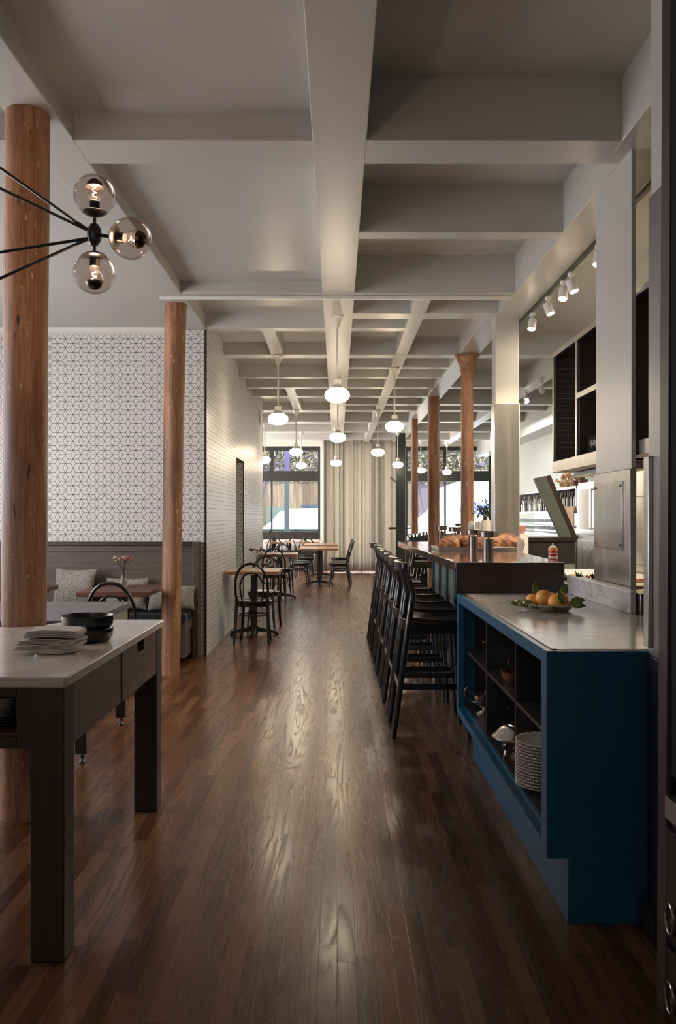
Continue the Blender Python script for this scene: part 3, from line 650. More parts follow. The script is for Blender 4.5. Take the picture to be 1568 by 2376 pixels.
def posy(loc, label, n, mats, h, spread, flow=True, seed=3):
    rnd = random.Random(seed); t = thing('dried_flowers', label, 'flowers', loc)
    st = MB(); heads = []
    for i in range(n):
        a = rnd.uniform(0, 2*PI); r = spread*math.sqrt(rnd.random()); hh = h*rnd.uniform(.7, 1)
        p = Vector((r*math.cos(a), r*math.sin(a)*.7, hh)); heads.append(p)
        st.tube([(0, 0, -.10), (p.x*.2, p.y*.2, hh*.2), p], [.0012, .0014, .001], 5)
        if i % 2: st.leaf(p*.6, (p.x, p.y, .05), .03, .012)
    st.build('stems', 'twig', t)
    for i, p in enumerate(heads):
        m = MB(); 
        for k in range(9):
            a = k*2.4; e = .25+.09*k
            m.leaf(p-Vector((0, 0, .006)), (math.cos(a)*math.cos(e), math.sin(a)*math.cos(e), math.sin(e)), .028, .02)
        m.ball(.010, p+Vector((0, 0, .004)), u=8, v=6)
        m.build('blossom', mats[i % len(mats)], t)
    return t
posy((-1.85, 7.76, .895), 'small posy of dried pink and orange flowers in the booth table vase', 17, ['petal_p', 'petal_c', 'petal_p', 'petal_o', 'petal_c'], .115, .085)

# ================================================================== bentwood chairs
def make_chair():
    t = thing('bentwood_chair', 'x', 'chair', (0, 0, 0))
    # faces +y: backrest at -y
    MB().lathe([(0, .43), (.185, .43), (.195, .436), (.198, .448), (.192, .456), (.17, .455), (.15, .45), (0, .449)], n=36, sy=1.03).build('seat', 'black', t)
    MB().lathe([(.165, .395), (.188, .395), (.19, .431), (.165, .431), (.165, .395)][:4], n=32).build('seat_ring', 'black', t)
    def arch(w0, w1, z0, z1, y0, y1, r, n=22, pw=2.3):
        pts = []
        for i in range(n+1):
            a = PI*i/n; cx_, sz = math.cos(a), math.sin(a)
            u = math.copysign(abs(cx_)**(2/pw), cx_); v = sz**(2/pw)
            wd = w0+(w1-w0)*min(1, v*1.6); z = z0+(z1-z0)*v
            k = (z-z0)/(z1-z0); pts.append((u*wd, y0+(y1-y0)*k, z))
        return pts
    m = MB(); m.tube(arch(.165, .198, .46, .865, -.165, -.285, .013), .0135, 10); m.build('back_hoop', 'black', t)
    m = MB(); m.tube(arch(.105, .145, .46, .765, -.155, -.245, .01), .0095, 8); m.build('inner_hoop', 'black', t)
    for sx in (-1, 1):
        m = MB(); m.tube([(sx*.165, -.165, .50), (sx*.168, -.16, .42), (sx*.175, -.19, .22), (sx*.185, -.235, .0)], [.0165, .018, .0165, .012], 10); m.build('leg', 'black', t)
        m = MB(); m.tube([(sx*.13, .125, .43), (sx*.142, .14, .22), (sx*.165, .175, 0)], [.018, .017, .012], 10); m.build('leg', 'black', t)
    pts = [(.165*math.cos(2*PI*i/24), -.012+.165*math.sin(2*PI*i/24), .30) for i in range(24)]
    MB().tube(pts, .0085, 8, closed=True).build('leg_ring', 'black', t)
    return t
proto = make_chair(); first = [True]
def chair(x, y, rz, label, group='bentwood cafe chairs'):
    if first[0]:
        first[0] = False; proto.location = (x, y, 0); proto.rotation_euler = (0, 0, math.radians(rz)); tag(proto, label, 'chair', group); return proto
    return dup(proto, (x, y, 0), math.radians(rz), label, group)
chair(-.905, 9.76, -2, 'nearest bentwood chair seen from behind at the table by the tiled wall')
chair(-.905, 10.98, 176, 'bentwood chair facing the camera across the nearest wall table')
chair(-.99, 14.28, 0, 'bentwood chair seen from behind at the second table along the tiled wall')
chair(-.97, 15.75, 180, 'bentwood chair facing the camera across the second wall table')
chair(-1.72, 6.98, 4, 'bentwood chair seen over the slate table in front of the booth table')
pedestal_table(-.955, 10.35, .60, .72, 'oak cafe table with a bud vase nearest along the tiled wall', group='cafe tables')
pedestal_table(-.965, 15.0, .60, .72, 'second oak cafe table along the tiled wall', group='cafe tables')
pedestal_table(-.36, 17.95, .76, 1.25, 'longer oak table standing free in front of the curtain', group='cafe tables')
pedestal_table(-.36, 20.3, .76, 1.1, 'farther of the two free standing oak tables before the curtain', group='cafe tables')
pedestal_table(-1.45, 22.3, .62, .70, 'oak table by the window seat, left of the other one there', group='cafe tables')
pedestal_table(-.72, 22.3, .60, .70, 'oak table by the window seat next to the curtain', group='cafe tables')
chair(.02, 17.6, 92, 'bentwood chair turned left at the near end of the free standing table')
chair(.06, 18.35, 88, 'bentwood chair turned left at the far end of the nearer free standing table')
chair(.06, 20.0, 94, 'bentwood chair turned left at the farther free standing table')
chair(-.72, 17.75, -90, 'bentwood chair turned right at the near end of the free standing table')
chair(-.78, 18.5, -94, 'bentwood chair turned right behind the first on the left of the free standing table')
chair(-.70, 20.0, -88, 'bentwood chair turned right at the farther free standing table, nearer one')
chair(-.74, 20.7, -90, 'bentwood chair turned right at the farther free standing table, last one')
chair(-1.50, 21.65, 0, 'bentwood chair before the window seat table on the left')
chair(-.74, 21.65, 3, 'bentwood chair before the window seat table by the curtain')
vase((-.93, 10.45, .7505), 'clear bud vase on the nearest table along the tiled wall', 'pane', .135, .036)
posy((-.93, 10.45, .88), 'dark dried flowers in the bud vase by the tiled wall', 11, ['twig', 'petal_p', 'twig'], .11, .10, seed=8)
# window seat with pale cushions, slim stand
t = thing('window_seat', 'dark wooden window seat under the left street window', 'bench', (-2.2, 22.9, 0))
MB().box(-3.95, -.45, 22.72, 23.09, 0, .42).build('base', 'brown_wood', t, world=True, bevel=.004)
MB().box(-3.95, -.45, 22.70, 23.05, .42, .48).build('seat_pad', 'leather', t, world=True, bevel=.01)
for i, (x, rz) in enumerate(((-1.82, 5), (-1.40, -8), (-1.0, 10), (-.62, -4))):
    pillow(x, 22.84, .492, .34, .32, .11, rz, 22, ['leftmost', 'second from left', 'second from right', 'rightmost'][i]+' pale cushion on the window seat', 'linen', 'pale cushions on the window seat')
t = thing('slim_stand', 'slim black stand in front of the left window', 'stand', (-1.214, 16.4, 0))
MB().lathe([(.10, 0), (.10, .012), (.01, .02), (.009, 1.12)], n=16).build('pole', 'black_metal', t)
MB().ball(.018, (-.02, 0, 1.09), u=10, v=8).build('knob', 'black_metal', t)
t = thing('wall_sign_box', 'small white emergency light box high on the tiled side wall', 'light box', (-1.262, 14.8, 2.88))
MB().box(-.015, .012, -.14, .14, 0, .22).build('frame', 'white', t, bevel=.004)
MB().box(-.02, -.005, -.11, .11, .03, .19).build('face', 'ceramic_w', t)

# ================================================================== curtain and black door post
def curtain_mesh(z0, z1, off=0):
    m = MB(); N = 420; rows = 14; G = []
    for j in range(rows+1):
        k = j/rows; z = z0+(z1-z0)*k; row = []
        for i in range(N+1):
            f = i/N; x = -.36+1.81*f
            ph = f*PI*2*12+2.2*math.sin(f*9.1)+1.5*math.sin(f*23+1)+.8*math.sin(f*47)+.35*(1-k)*math.sin(f*31)
            amp = (.05+.028*math.sin(f*17+2)+.012*math.sin(f*53))*(1.0+.25*(1-k))
            y = 22.0+amp*math.sin(ph)+.012*math.sin(2.3*ph+1)+.04*(1-k)*math.sin(f*7)
            row.append(m.bm.verts.new((x+.012*math.cos(ph)*(1-k), y+off, z+(.012*abs(math.sin(ph/2)) if j == rows else 0))))
        G.append(row)
    for A, B in zip(G, G[1:]):
        for i in range(N): m.bm.faces.new((A[i], A[i+1], B[i+1], B[i]))
    return m
t = thing('curtain', 'floor length beige linen curtain hanging in folds across the doorway', 'curtain', (.54, 22, 0))
cu = curtain_mesh(.06, 3.25).build('cloth', 'curtain', t, world=True, smooth=180)
sd = cu.modifiers.new('thickness', 'SOLIDIFY'); sd.thickness = .0025
MB().box(-.4, 1.5, 21.99, 22.01, 3.262, 3.34).build('rail', 'white_trim', t, world=True)
t = thing('door_post', 'tall black steel door post with a push bar right of the curtain', 'door post', (1.385, 19.6, 0))
MB().box(1.28, 1.49, 19.55, 19.65, 0, 3.188).build('post', 'black_frame', t, world=True, bevel=.004)
MB().tube([(1.28, 19.6, 1.115), (1.13, 19.58, 1.115)], [.022]*2, 10).build('handle', 'black_metal', t, world=True)
MB().tube([(1.49, 19.6, 1.115), (1.72, 19.58, 1.115)], [.018]*2, 10).build('push_bar', 'black_metal', t, world=True)
MB().tube([(1.28, 19.6, 2.13), (1.16, 19.55, 2.22)], [(.012, .012)]*2, sq=(0, 1, 0)).build('closer_arm', 'black_metal', t, world=True)

# ================================================================== bar
t = thing('bar', 'long raised bar with a dark walnut top and panelled front', 'bar', (1.1, 7.4, 0))
MB().prism([(.693, 5.263), (1.327, 5.263), (1.425, 7.9), (1.43, 8.43), (1.60, 8.43), (1.60, 9.65), (.655, 9.65)], 1.042, 1.094).build('bar_top', 'bar_top', t, world=True, bevel=.003)
MB().box(.695, 1.325, 5.222, 5.262, .914, 1.0935).build('end_apron', 'bar_end', t, world=True, bevel=.002)
MB().prism([(1.02, 5.27), (1.32, 5.27), (1.41, 9.45), (1.02, 9.45)], .1, 1.042).build('body', 'green_panel', t, world=True)
MB().prism([(1.06, 5.27), (1.30, 5.27), (1.46, 9.40), (1.06, 9.40)], 0, .1).build('plinth', 'black', t, world=True)
for i in range(8):
    y = 5.30+i*.585
    MB().box(1.0, 1.022, y, y+.085, .1, 1.042).build('stile', 'blue', t, world=True, bevel=.002)
MB().box(.99, 1.02, 5.27, 9.45, .06, .16).build('foot_board', 'blue', t, world=True, bevel=.002)
# stools
def make_stool():
    t = thing('bar_stool', 'x', 'stool', (0, 0, 0))
    for sy in (-1, 1):
        m = MB(); m.tube([(-.24, sy*.212, 0), (-.225, sy*.21, .1), (-.128, sy*.203, .82), (-.118, sy*.202, .875), (-.128, sy*.20, .925), (-.176, sy*.196, 1.07)], [.0155, .0175, .0205, .0215, .0195, .014], 14); m.build('rear_leg', 'black', t)
        m = MB(); m.tube([(.225, sy*.20, 0), (.185, sy*.19, .68)], [.016, .020], 14); m.build('front_leg', 'black', t)
        m = MB(); m.tube([(-.205, sy*.208, .315), (.212, sy*.197, .315)], [(.010, .018)]*2, sq=(0, 1, 0)); m.build('side_stretcher', 'black', t, bevel=.002)
        m = MB(); m.tube([(-.14, sy*.203, .665), (.19, sy*.19, .665)], [(.010, .026)]*2, sq=(0, 1, 0)); m.build('seat_rail', 'black', t, bevel=.002)
    m = MB(); m.tube([(-.20, -.205, .315), (-.20, .205, .315)], [(.009, .018)]*2, sq=(1, 0, 0)); m.build('rear_stretcher', 'black', t, bevel=.002)
    m = MB(); m.tube([(.215, -.195, .245), (.215, .195, .245)], [(.012, .018)]*2, sq=(1, 0, 0)); m.build('foot_rest', 'black', t, bevel=.002)
    m = MB(); pts = [(-.138-.042*math.cos(PI*k/12-PI/2), -.205+.41*k/12, .69) for k in range(13)]
    m.tube(pts, [(.007, .032)]*13, sq=(1, 0, 0)); m.build('curved_rear_rail', 'black', t, bevel=.002)
    # saddle seat
    m = MB(); nx, ny = 12, 14; top = []; bot = []
    for i in range(nx+1):
        rt, rb = [], []
        for j in range(ny+1):
            u, v = i/nx, -1+2*j/ny
            x = -.125+.385*u; y = v*(.195+.025*math.sin(u*PI*.5)); z = .705+.022*v*v+.012*(1-u)**2-.006*math.sin(PI*u)
            rt.append(m.bm.verts.new((x, y, z))); rb.append(m.bm.verts.new((x, y*.98, z-.02)))
        top.append(rt); bot.append(rb)
    for i in range(nx):
        for j in range(ny):
            m.bm.faces.new((top[i][j], top[i][j+1], top[i+1][j+1], top[i+1][j])); m.bm.faces.new((bot[i][j], bot[i+1][j], bot[i+1][j+1], bot[i][j+1]))
    for A, B in [([top[i][0] for i in range(nx+1)], [bot[i][0] for i in range(nx+1)]), ([top[i][ny] for i in range(nx+1)], [bot[i][ny] for i in range(nx+1)]), (top[0], bot[0]), (top[nx], bot[nx])]:
        for a in range(len(A)-1): m.bm.faces.new((A[a], A[a+1], B[a+1], B[a]))
    bmesh.ops.recalc_face_normals(m.bm, faces=m.bm.faces[:]); m.build('seat', 'black', t, smooth=50)
    # curved top rail
    m = MB(); pts = []; rr = []
    for k in range(21):
        v = -1+2*k/20; pts.append((-.172-.038*(1-v*v)-(.0 if abs(v) < .9 else -.006), v*.218, 1.052)); rr.append((.012+.004*abs(v), .030-.004*abs(v)**6))
    m.tube(pts, rr, sq=(1, 0, 0)); m.build('backrest', 'black', t, bevel=.006, seg=3)
    return t
sp_ = make_stool(); used = [False]
def stool(x, y, rz, label, group):
    if not used[0]:
        used[0] = True; sp_.location = (x, y, 0); sp_.rotation_euler = (0, 0, math.radians(rz)); tag(sp_, label, 'stool', group); return
    dup(sp_, (x, y, 0), math.radians(rz), label, group)
ords = ['nearest black bar stool, beside the blue cabinet', 'second black bar stool from the blue cabinet', 'third black bar stool from the blue cabinet', 'fourth black bar stool, in the middle of the row along the bar', 'fifth black bar stool along the bar', 'sixth black bar stool along the bar, before the last', 'last black bar stool of the row at the far end of the bar']
for y, l, rz in zip((5.725, 6.36, 6.94, 7.57, 8.18, 8.95, 9.85), ords, (0, .8, -1, .6, -.5, 1, 0)): stool(.585, y, rz, l, 'bar stools along the bar')
ords2 = ['nearest', 'second', 'third', 'fourth', 'fifth', 'sixth', 'seventh']
for i, (y, x) in enumerate(((12.85, .97), (14.25, 1.1), (14.82, 1.20), (15.4, 1.31), (16.0, 1.44), (16.6, 1.56), (17.15, 1.67))):
    stool(x+.24, y, 0, ords2[i]+' black stool of the far row beyond the bar top', 'bar stools of the far counter')
t = thing('far_counter', 'far dark counter behind the log columns', 'counter', (2.1, 15, 0))
MB().prism([(1.68, 13.2), (2.25, 13.2), (2.8, 17.6), (2.22, 17.6)], 1.03, 1.08).build('counter_top', 'bar_top', t, world=True, bevel=.003)
MB().prism([(1.85, 13.25), (2.2, 13.25), (2.75, 17.55), (2.40, 17.55)], 0, 1.03).build('body', 'green_panel', t, world=True)

# ---- table lamps (disc heads)
def lamp_parts(t):
    MB().lathe([(0, 0), (.036, 0), (.036, .001), (.036, .115), (.034, .117), (0, .117)], n=32).build('base', 'bronze', t)
    MB().lathe([(.008, .117), (.008, .135)], n=14).build('stem', 'bronze', t)
    MB().lathe([(0, .130), (.056, .130), (.060, .132), (.060, .168), (.057, .172), (0, .172)], n=36).build('lamp_head', 'bronze', t)
t = thing('table_lamp', 'nearest bronze table lamp with a disc head on the bar', 'lamp', (1.006, 5.98, 1.0945), 0, 'bronze lamps on the bar'); lamp_parts(t)
dup(t, (1.045, 6.88, 1.0945), 0, 'second bronze lamp on the bar, in front of the bread tray', 'bronze lamps on the bar')
dup(t, (1.09, 8.3, 1.0945), 0, 'bronze lamp standing just behind the bread tray', 'bronze lamps on the bar')
dup(t, (1.085, 9.35, 1.0945), 0, 'farthest bronze lamp near the end of the bar top', 'bronze lamps on the bar')
dup(t, (2.0, 14.8, 1.081), 0, 'bronze lamp on the far counter between two log columns', 'bronze lamps on the bar')
# ---- bread
t = thing('bread_tray', 'shallow metal tray holding the loaves on the bar', 'tray', (1.12, 7.22, 1.095))
tm = MB(); tm.box(-.33, .33, -.17, .17, 0, .004)
for a in ((-.335, -.33, -.175, .175), (.33, .335, -.175, .175), (-.335, .335, -.175, -.17), (-.335, .335, .17, .175)): tm.box(*a, 0, .024)
tm.build('pan', 'steel', t, bevel=.002)
MB().tube([(-.337, -.177, .025), (.337, -.177, .025), (.337, .177, .025), (-.337, .177, .025)], .004, 8, closed=True).build('rim', 'steel_shiny', t)
t.rotation_euler = (0, 0, math.radians(3))
def loaf(x, y, L_, W_, H_, rz, label, seed):
    m = MB(); rnd = random.Random(seed); nu, nv = 56, 32
    vs = bmesh.ops.create_uvsphere(m.bm, u_segments=nu, v_segments=nv, radius=1)['verts']
    for v in vs:
        u, w2, z = v.co
        z2 = max(z, -.42)
        cut = .20*math.exp(-((w2+.25*math.sin(u*2)-.05)/.10)**2)*(1 if z > .1 else 0)*math.exp(-(u/.75)**4)
        ear = .20*math.exp(-((w2+.25*math.sin(u*2)+.16)/.10)**2)*(1 if z > .1 else 0)*math.exp(-(u/.75)**4)
        lump = 1+.05*math.sin(5*u+seed)+.05*math.sin(7*w2+seed*2)+.03*math.sin(13*u+9*z)+rnd.uniform(-.022, .022)
        v.co = Vector((u*L_/2*lump, w2*W_/2*lump, (z2-cut+ear+.42)/1.42*H_))
    o = m.build('bread_loaf', 'bread', keep=True, smooth=70, subd=1); o.location = (x, y, 1.1); o.rotation_euler = (0, 0, math.radians(rz)); tag(o, label, 'bread', 'loaves on the tray')
loaf(.895, 7.16, .18, .22, .105, 20, 'leftmost loaf of crusty bread on the tray', 1)
loaf(.985, 7.33, .2, .15, .105, 5, 'loaf of bread behind the leftmost one', 5)
loaf(1.07, 7.15, .155, .21, .115, 70, 'loaf of bread just left of the second bronze lamp', 2)
loaf(1.225, 7.17, .15, .21, .105, 80, 'loaf of bread between the two nearest bronze lamps', 3)
loaf(1.375, 7.20, .24, .20, .118, -15, 'rightmost loaf with a split crust on the tray', 4)
# ---- vase with greenery, twisted branch and small plant on the far end of the bar
o = lathe_thing('flower_vase', [(0, 0), (.038, 0), (.05, .02), (.046, .22), (.042, .235), (.038, .235), (.042, .02), (0, .01)], 'ceramic_w', (1.525, 9.2, 1.0945), 'tall cream vase beside the steel clad pier', 'vase')
t = thing('greenery', 'dark leafy branches in the tall cream vase', 'foliage', (1.525, 9.2, 1.34)); st = MB(); lf = MB(); rnd = random.Random(4)
for i in range(34):
    a = rnd.uniform(0, 2*PI); r = rnd.uniform(.02, .13); hh = rnd.uniform(.05, .21)-r*.25; p = Vector((r*math.cos(a)-.03, r*math.sin(a), hh))
    st.tube([(0, 0, -.16), (p.x*.3, p.y*.3, hh*.3), p], [.002, .002, .001], 5)
    for k in range(16):
        q = p*(.45+.55*rnd.random())+Vector((rnd.uniform(-.02, .02), rnd.uniform(-.02, .02), rnd.uniform(-.02, .02))); lf.leaf(q, (rnd.uniform(-1, 1), rnd.uniform(-1, 1), rnd.uniform(-.5, 1)), .026, .016)
st.build('stems', 'twig', t); lf.build('leaves', 'leaf_dark', t)
t = thing('twisted_branch', 'tall twisted bare branch leaning by the steel clad pier', 'branch', (1.56, 8.95, 1.095)); m = MB(); rnd = random.Random(12)
m.lathe([(0, 0), (.05, 0), (.05, .01), (0, .012)], n=16)
for k in (-1, 1):
    m.tube([(k*.012+.02*math.sin(i*.9+k), .015*math.cos(i*.8), .01+.055*i) for i in range(9)]+[(.028*k, 0, .52)], [.008-.0005*i for i in range(10)], 7)
for i in range(26):
    a = rnd.uniform(0, 2*PI); p = Vector((rnd.uniform(-.03, .03), rnd.uniform(-.02, .02), .46+rnd.uniform(0, .05)))
    m.tube([p, p+Vector((.04*math.cos(a), .03*math.sin(a), rnd.uniform(.0, .09)))], [.004, .0025], 5)
m.build('twigs', 'twig', t)
t = thing('small_plant', 'small spiky plant left of the cream vase on the bar', 'plant', (1.40, 9.1, 1.0945))
MB().lathe([(0, 0), (.03, 0), (.036, .06), (.03, .06), (0, .05)], n=20).build('pot', 'ceramic_w', t)
m = MB(); rnd = random.Random(9)
for i in range(40): a = rnd.uniform(0, 2*PI); e = rnd.uniform(.2, 1.4); m.leaf((0, 0, .055), (math.cos(a)*math.cos(e), math.sin(a)*math.cos(e), math.sin(e)), rnd.uniform(.05, .09), .014)
m.build('leaves', 'leaf_dark', t)
for i, (x, y) in enumerate(((1.41, 9.42), (1.475, 9.38))):
    lathe_thing('ceramic_bottle', [(0, 0), (.028, 0), (.034, .02), (.034, .19), (.028, .21), (.012, .22), (0, .222)], 'ceramic_w', (x, y, 1.0945), ['left', 'right'][i]+' one of two rounded cream bottles beside the small plant', 'bottle', 'cream bottles on the bar')
for i in range(1, 4):
    lathe_thing('drinking_glass', [(0, 0), (.022, 0), (.029, .09), (.027, .09), (.02, .008), (0, .008)], 'frost', (1.36+.055*i, 6.72+.18*i, 1.0945) if i < 1 else (1.372+.024*i, 6.72+.12*i, 1.0945), ['nearest', 'second', 'third', 'farthest'][i]+' of the small glasses at the right edge of the bar', 'glass', 'glasses at the bar edge', n=20)

# ================================================================== petrol blue cabinet with marble top
t = thing('blue_cabinet', 'petrol blue open shelf cabinet with a marble top in the right foreground', 'cabinet', (1.05, 4.1, 0))
Y0, Y1 = 2.993, 5.215
MB().box(.736, 1.62, Y0+.021, Y1, .893, .9155).build('marble_top', 'marble_counter', t, world=True, bevel=.002)
f = MB(); f.box(.698, .735, Y0-.003, Y1, .868, .9125); f.box(.698, .735, Y0-.003, Y1, .22, .262); f.box(.698, .735, Y0-.003, Y0+.078, .262, .868); f.box(.698, .735, Y1-.05, Y1, .262, .868)
f.box(.735, .752, Y0+.02, Y1-.02, .22, .268)
f.build('front_frame', 'blue', t, world=True)
MB().box(.736, 1.60, Y0-.003, Y0+.02, .221, .912).build('end_panel', 'blue', t, world=True)
MB().box(.722, .738, Y0+.02, Y1, .9126, .9165).build('edge_strip', 'steel_dark', t, world=True)
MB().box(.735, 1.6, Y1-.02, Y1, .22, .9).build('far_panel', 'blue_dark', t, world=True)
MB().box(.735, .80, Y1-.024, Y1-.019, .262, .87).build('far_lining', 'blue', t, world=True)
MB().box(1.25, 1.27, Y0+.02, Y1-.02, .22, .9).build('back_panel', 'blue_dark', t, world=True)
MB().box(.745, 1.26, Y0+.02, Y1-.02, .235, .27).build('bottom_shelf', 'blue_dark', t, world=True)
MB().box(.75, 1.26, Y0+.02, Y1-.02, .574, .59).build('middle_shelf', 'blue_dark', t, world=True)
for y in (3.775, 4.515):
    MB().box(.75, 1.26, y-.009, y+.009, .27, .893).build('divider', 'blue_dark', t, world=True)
    m = MB()
    for x in (.86, 1.15):
        for k in range(9): m.ball(.003, (x, y-.0095, .34+.06*k), u=6, v=4)
    m.build('shelf_pins', 'silver', t, world=True)
MB().box(.771, 1.5, Y0+.002, 5.1, 0, .2205).build('base', 'blue', t, world=True, bevel=.002)
s_ = thing('marble_splash', 'grey veined marble upstand along the back of the marble counter', 'splashback', (1.35, 4.66, .915))
MB().box(1.335, 1.366, 4.09, 5.215, .9155, 1.022).build('slab', 'marble_grey', s_, world=True, bevel=.006, seg=3)
MB().box(1.37, 1.44, 4.05, 5.215, .9155, 1.012).build('steel_ledge', 'steel_dark', s_, world=True, bevel=.003)
# contents of the cabinet
n = 15
pl = None
for i in range(n):
    z = .271+.0122*i
    lab = 'topmost beaded plate of the stack in the blue cabinet' if i == n-1 else ('lowest beaded plate of the stack in the blue cabinet' if i == 0 else 'beaded white plate within the stack, between its topmost and its lowest plate')
    if pl is None:
        pl = thing('beaded_plate', lab, 'plate', (.852, 3.61, z), 0, 'beaded plates in the cabinet')
        MB().lathe([(0, 0), (.075, 0), (.085, .003), (.128, .019), (.128, .022), (.084, .007), (0, .005)], n=48).build('plate', 'ceramic_p', pl)
        m = MB()
        for k in range(72): a = 2*PI*k/72; m.ball(.0036, (.130*math.cos(a), .130*math.sin(a), .021), u=7, v=5)
        m.build('beaded_rim', 'ceramic_p', pl)
    else: dup(pl, (.852+random.uniform(-.002, .002), 3.61+random.uniform(-.002, .002), z), random.uniform(0, 1), lab, 'beaded plates in the cabinet')
t = thing('gravy_boat', 'silver gravy boat with a looped handle in the far lower bay of the blue cabinet', 'gravy boat', (.815, 4.96, .2705))
MB().lathe([(.045, 0), (.046, .006), (.034, .016), (.014, .024), (.012, .036), (0, .036)], n=32, sx=1.0, sy=.8).build('foot', 'silver', t)
m = MB(); prof = [(.004, .034), (.03, .04), (.05, .062), (.058, .09), (.062, .116), (.058, .116), (.054, .09), (.045, .066), (.002, .046)]
m.lathe(prof, n=36, sx=1.0, sy=.75)
for v in m.bm.verts:
    if v.co.x > 0: v.co.x *= 1+.8*((v.co.z-.034)/.08)*(v.co.x/.062)
    if v.co.z > .08: v.co.z += .02*(v.co.x/.1)*((v.co.z-.08)/.036)
m.build('bowl', 'silver', t)
MB().curve([(-.055, 0, .1), (-.07, 0, .135), (-.092, 0, .148), (-.108, 0, .13), (-.106, 0, .10), (-.085, 0, .075), (-.05, 0, .06)], .0038, 8).build('handle', 'silver', t)
t = thing('covered_dish', 'silver covered dish on three feet in the middle lower bay of the blue cabinet', 'serving dish', (.825, 4.10, .2705))
MB().lathe([(0, .045), (.05, .047), (.09, .064), (.112, .082), (.118, .084), (.118, .088), (0, .088)], n=44).build('bowl', 'silver', t)
ld = MB().lathe([(.116, .089), (.112, .094), (.10, .10), (.085, .122), (.06, .136), (.045, .139), (.043, .144), (.02, .149), (0, .15)], n=44).build('lid', 'silver', t)
MB().lathe([(.007, .148), (.012, .155), (.005, .162), (.011, .170), (.006, .178), (.008, .19), (0, .197)], n=18).build('finial', 'silver', ld)
for k in range(3):
    a = 2*PI*k/3+.5+PI; c_, s__ = math.cos(a), math.sin(a)
    MB().tube([(.075*c_, .075*s__, .058), (.068*c_, .068*s__, .03), (.074*c_, .074*s__, .006), (.082*c_, .082*s__, .004)], [.012, .006, .007, .004], 8).build('foot', 'silver', t)
lathe_thing('copper_bowl', [(0, 0), (.03, 0), (.05, .01), (.066, .03), (.074, .055), (.078, .062), (.074, .062), (.062, .032), (.045, .014), (0, .008)], 'copper', (.827, 4.12, .5905), 'copper toned silver bowl on the shelf of the middle bay', 'bowl')
t = thing('silver_creamer', 'small silver creamer behind the copper bowl on the cabinet shelf', 'creamer', (.90, 4.30, .5905))
MB().lathe([(0, 0), (.028, 0), (.04, .02), (.045, .06), (.04, .085), (.037, .085), (.042, .06), (.036, .02), (0, .006)], n=28).build('body', 'silver', t)
MB().curve([(-.042, 0, .075), (-.07, 0, .085), (-.075, 0, .06), (-.042, 0, .03)], .003, 7).build('handle', 'silver', t)
t = thing('wooden_block', 'small reddish wooden block standing on the upper shelf of the far bay', 'block', (.925, 4.98, .5905))
MB().box(-.025, .05, -.03, .03, .0, .135).build('block', 'table_red', t, bevel=.003)
t = thing('silver_ornament', 'small ornate silver sauce ladle holder beside the wooden block', 'tableware', (.86, 4.92, .5905))
MB().lathe([(0, 0), (.02, 0), (.008, .012), (.008, .03), (.03, .045), (.036, .06), (.032, .06), (.02, .046), (0, .04)], n=24).build('dish', 'silver', t)
MB().curve([(-.03, 0, .06), (-.05, 0, .085), (-.06, 0, .08)], .004, 7).build('handle', 'copper', t)
# fruit tray
t = thing('fruit_plate', 'oval silver plate with an ornate rim on the marble counter', 'plate', (.998, 4.25, .9155))
MB().lathe([(0, .0), (.092, 0), (.10, .004), (.125, .024), (.148, .030), (.148, .033), (.122, .028), (.098, .009), (0, .006)], n=72, sy=.86).build('dish', 'silver', t)
m = MB()
for k in range(76):
    a = 2*PI*k/76; r = .15+.004*math.sin(k*PI/2.0); m.ball(.0055 if k % 4 else .008, (r*math.cos(a), .86*r*math.sin(a), .033), u=6, v=5)
m.build('ornate_rim', 'silver', t)
for dx, dy, z, r, lab in ((-.066, .02, .004, .035, 'leftmost orange on the silver plate'), (-.026, -.03, .020, .0385, 'largest orange standing highest left of centre on the plate'), (.022, .045, .01, .035, 'orange almost hidden behind the others on the plate'),
                          (.022, -.075, .004, .0385, 'front orange nearest the rim of the silver plate'), (.058, -.01, .008, .038, 'right rear orange on the silver plate')):
    t = thing('orange', lab, 'orange', (.998+dx, 4.25+dy, .9155+.008+z), 0, 'oranges on the plate')
    m = MB().ball(r, (0, 0, r*.96), (1, 1, .96), u=36, v=24); m.build('fruit', 'orange', t, smooth=180)
    MB().lathe([(.003, r*1.90), (.0035, r*1.93), (0, r*1.935)], n=8).build('stem_scar', 'leaf_dark', t)
lv = [(-.115, -.02, .035, (-1, -.3, .1)), (-.09, -.05, .036, (-.9, -.7, -.02)), (-.06, -.075, .034, (-.7, -.9, -.1)), (-.02, -.08, .032, (.3, -1, -.1)), (.045, -.11, .040, (-.4, -.3, 1)), (.07, -.09, .036, (1, -.6, .1)), (.09, -.05, .04, (1, -.1, .25)), (.10, -.02, .04, (1, .2, .3)), (.07, .03, .06, (.5, .2, 1)), (-.055, .02, .068, (.1, .2, 1)), (-.07, -.04, .035, (-1, .1, .2)), (.085, -.075, .034, (1, -.3, .0))]
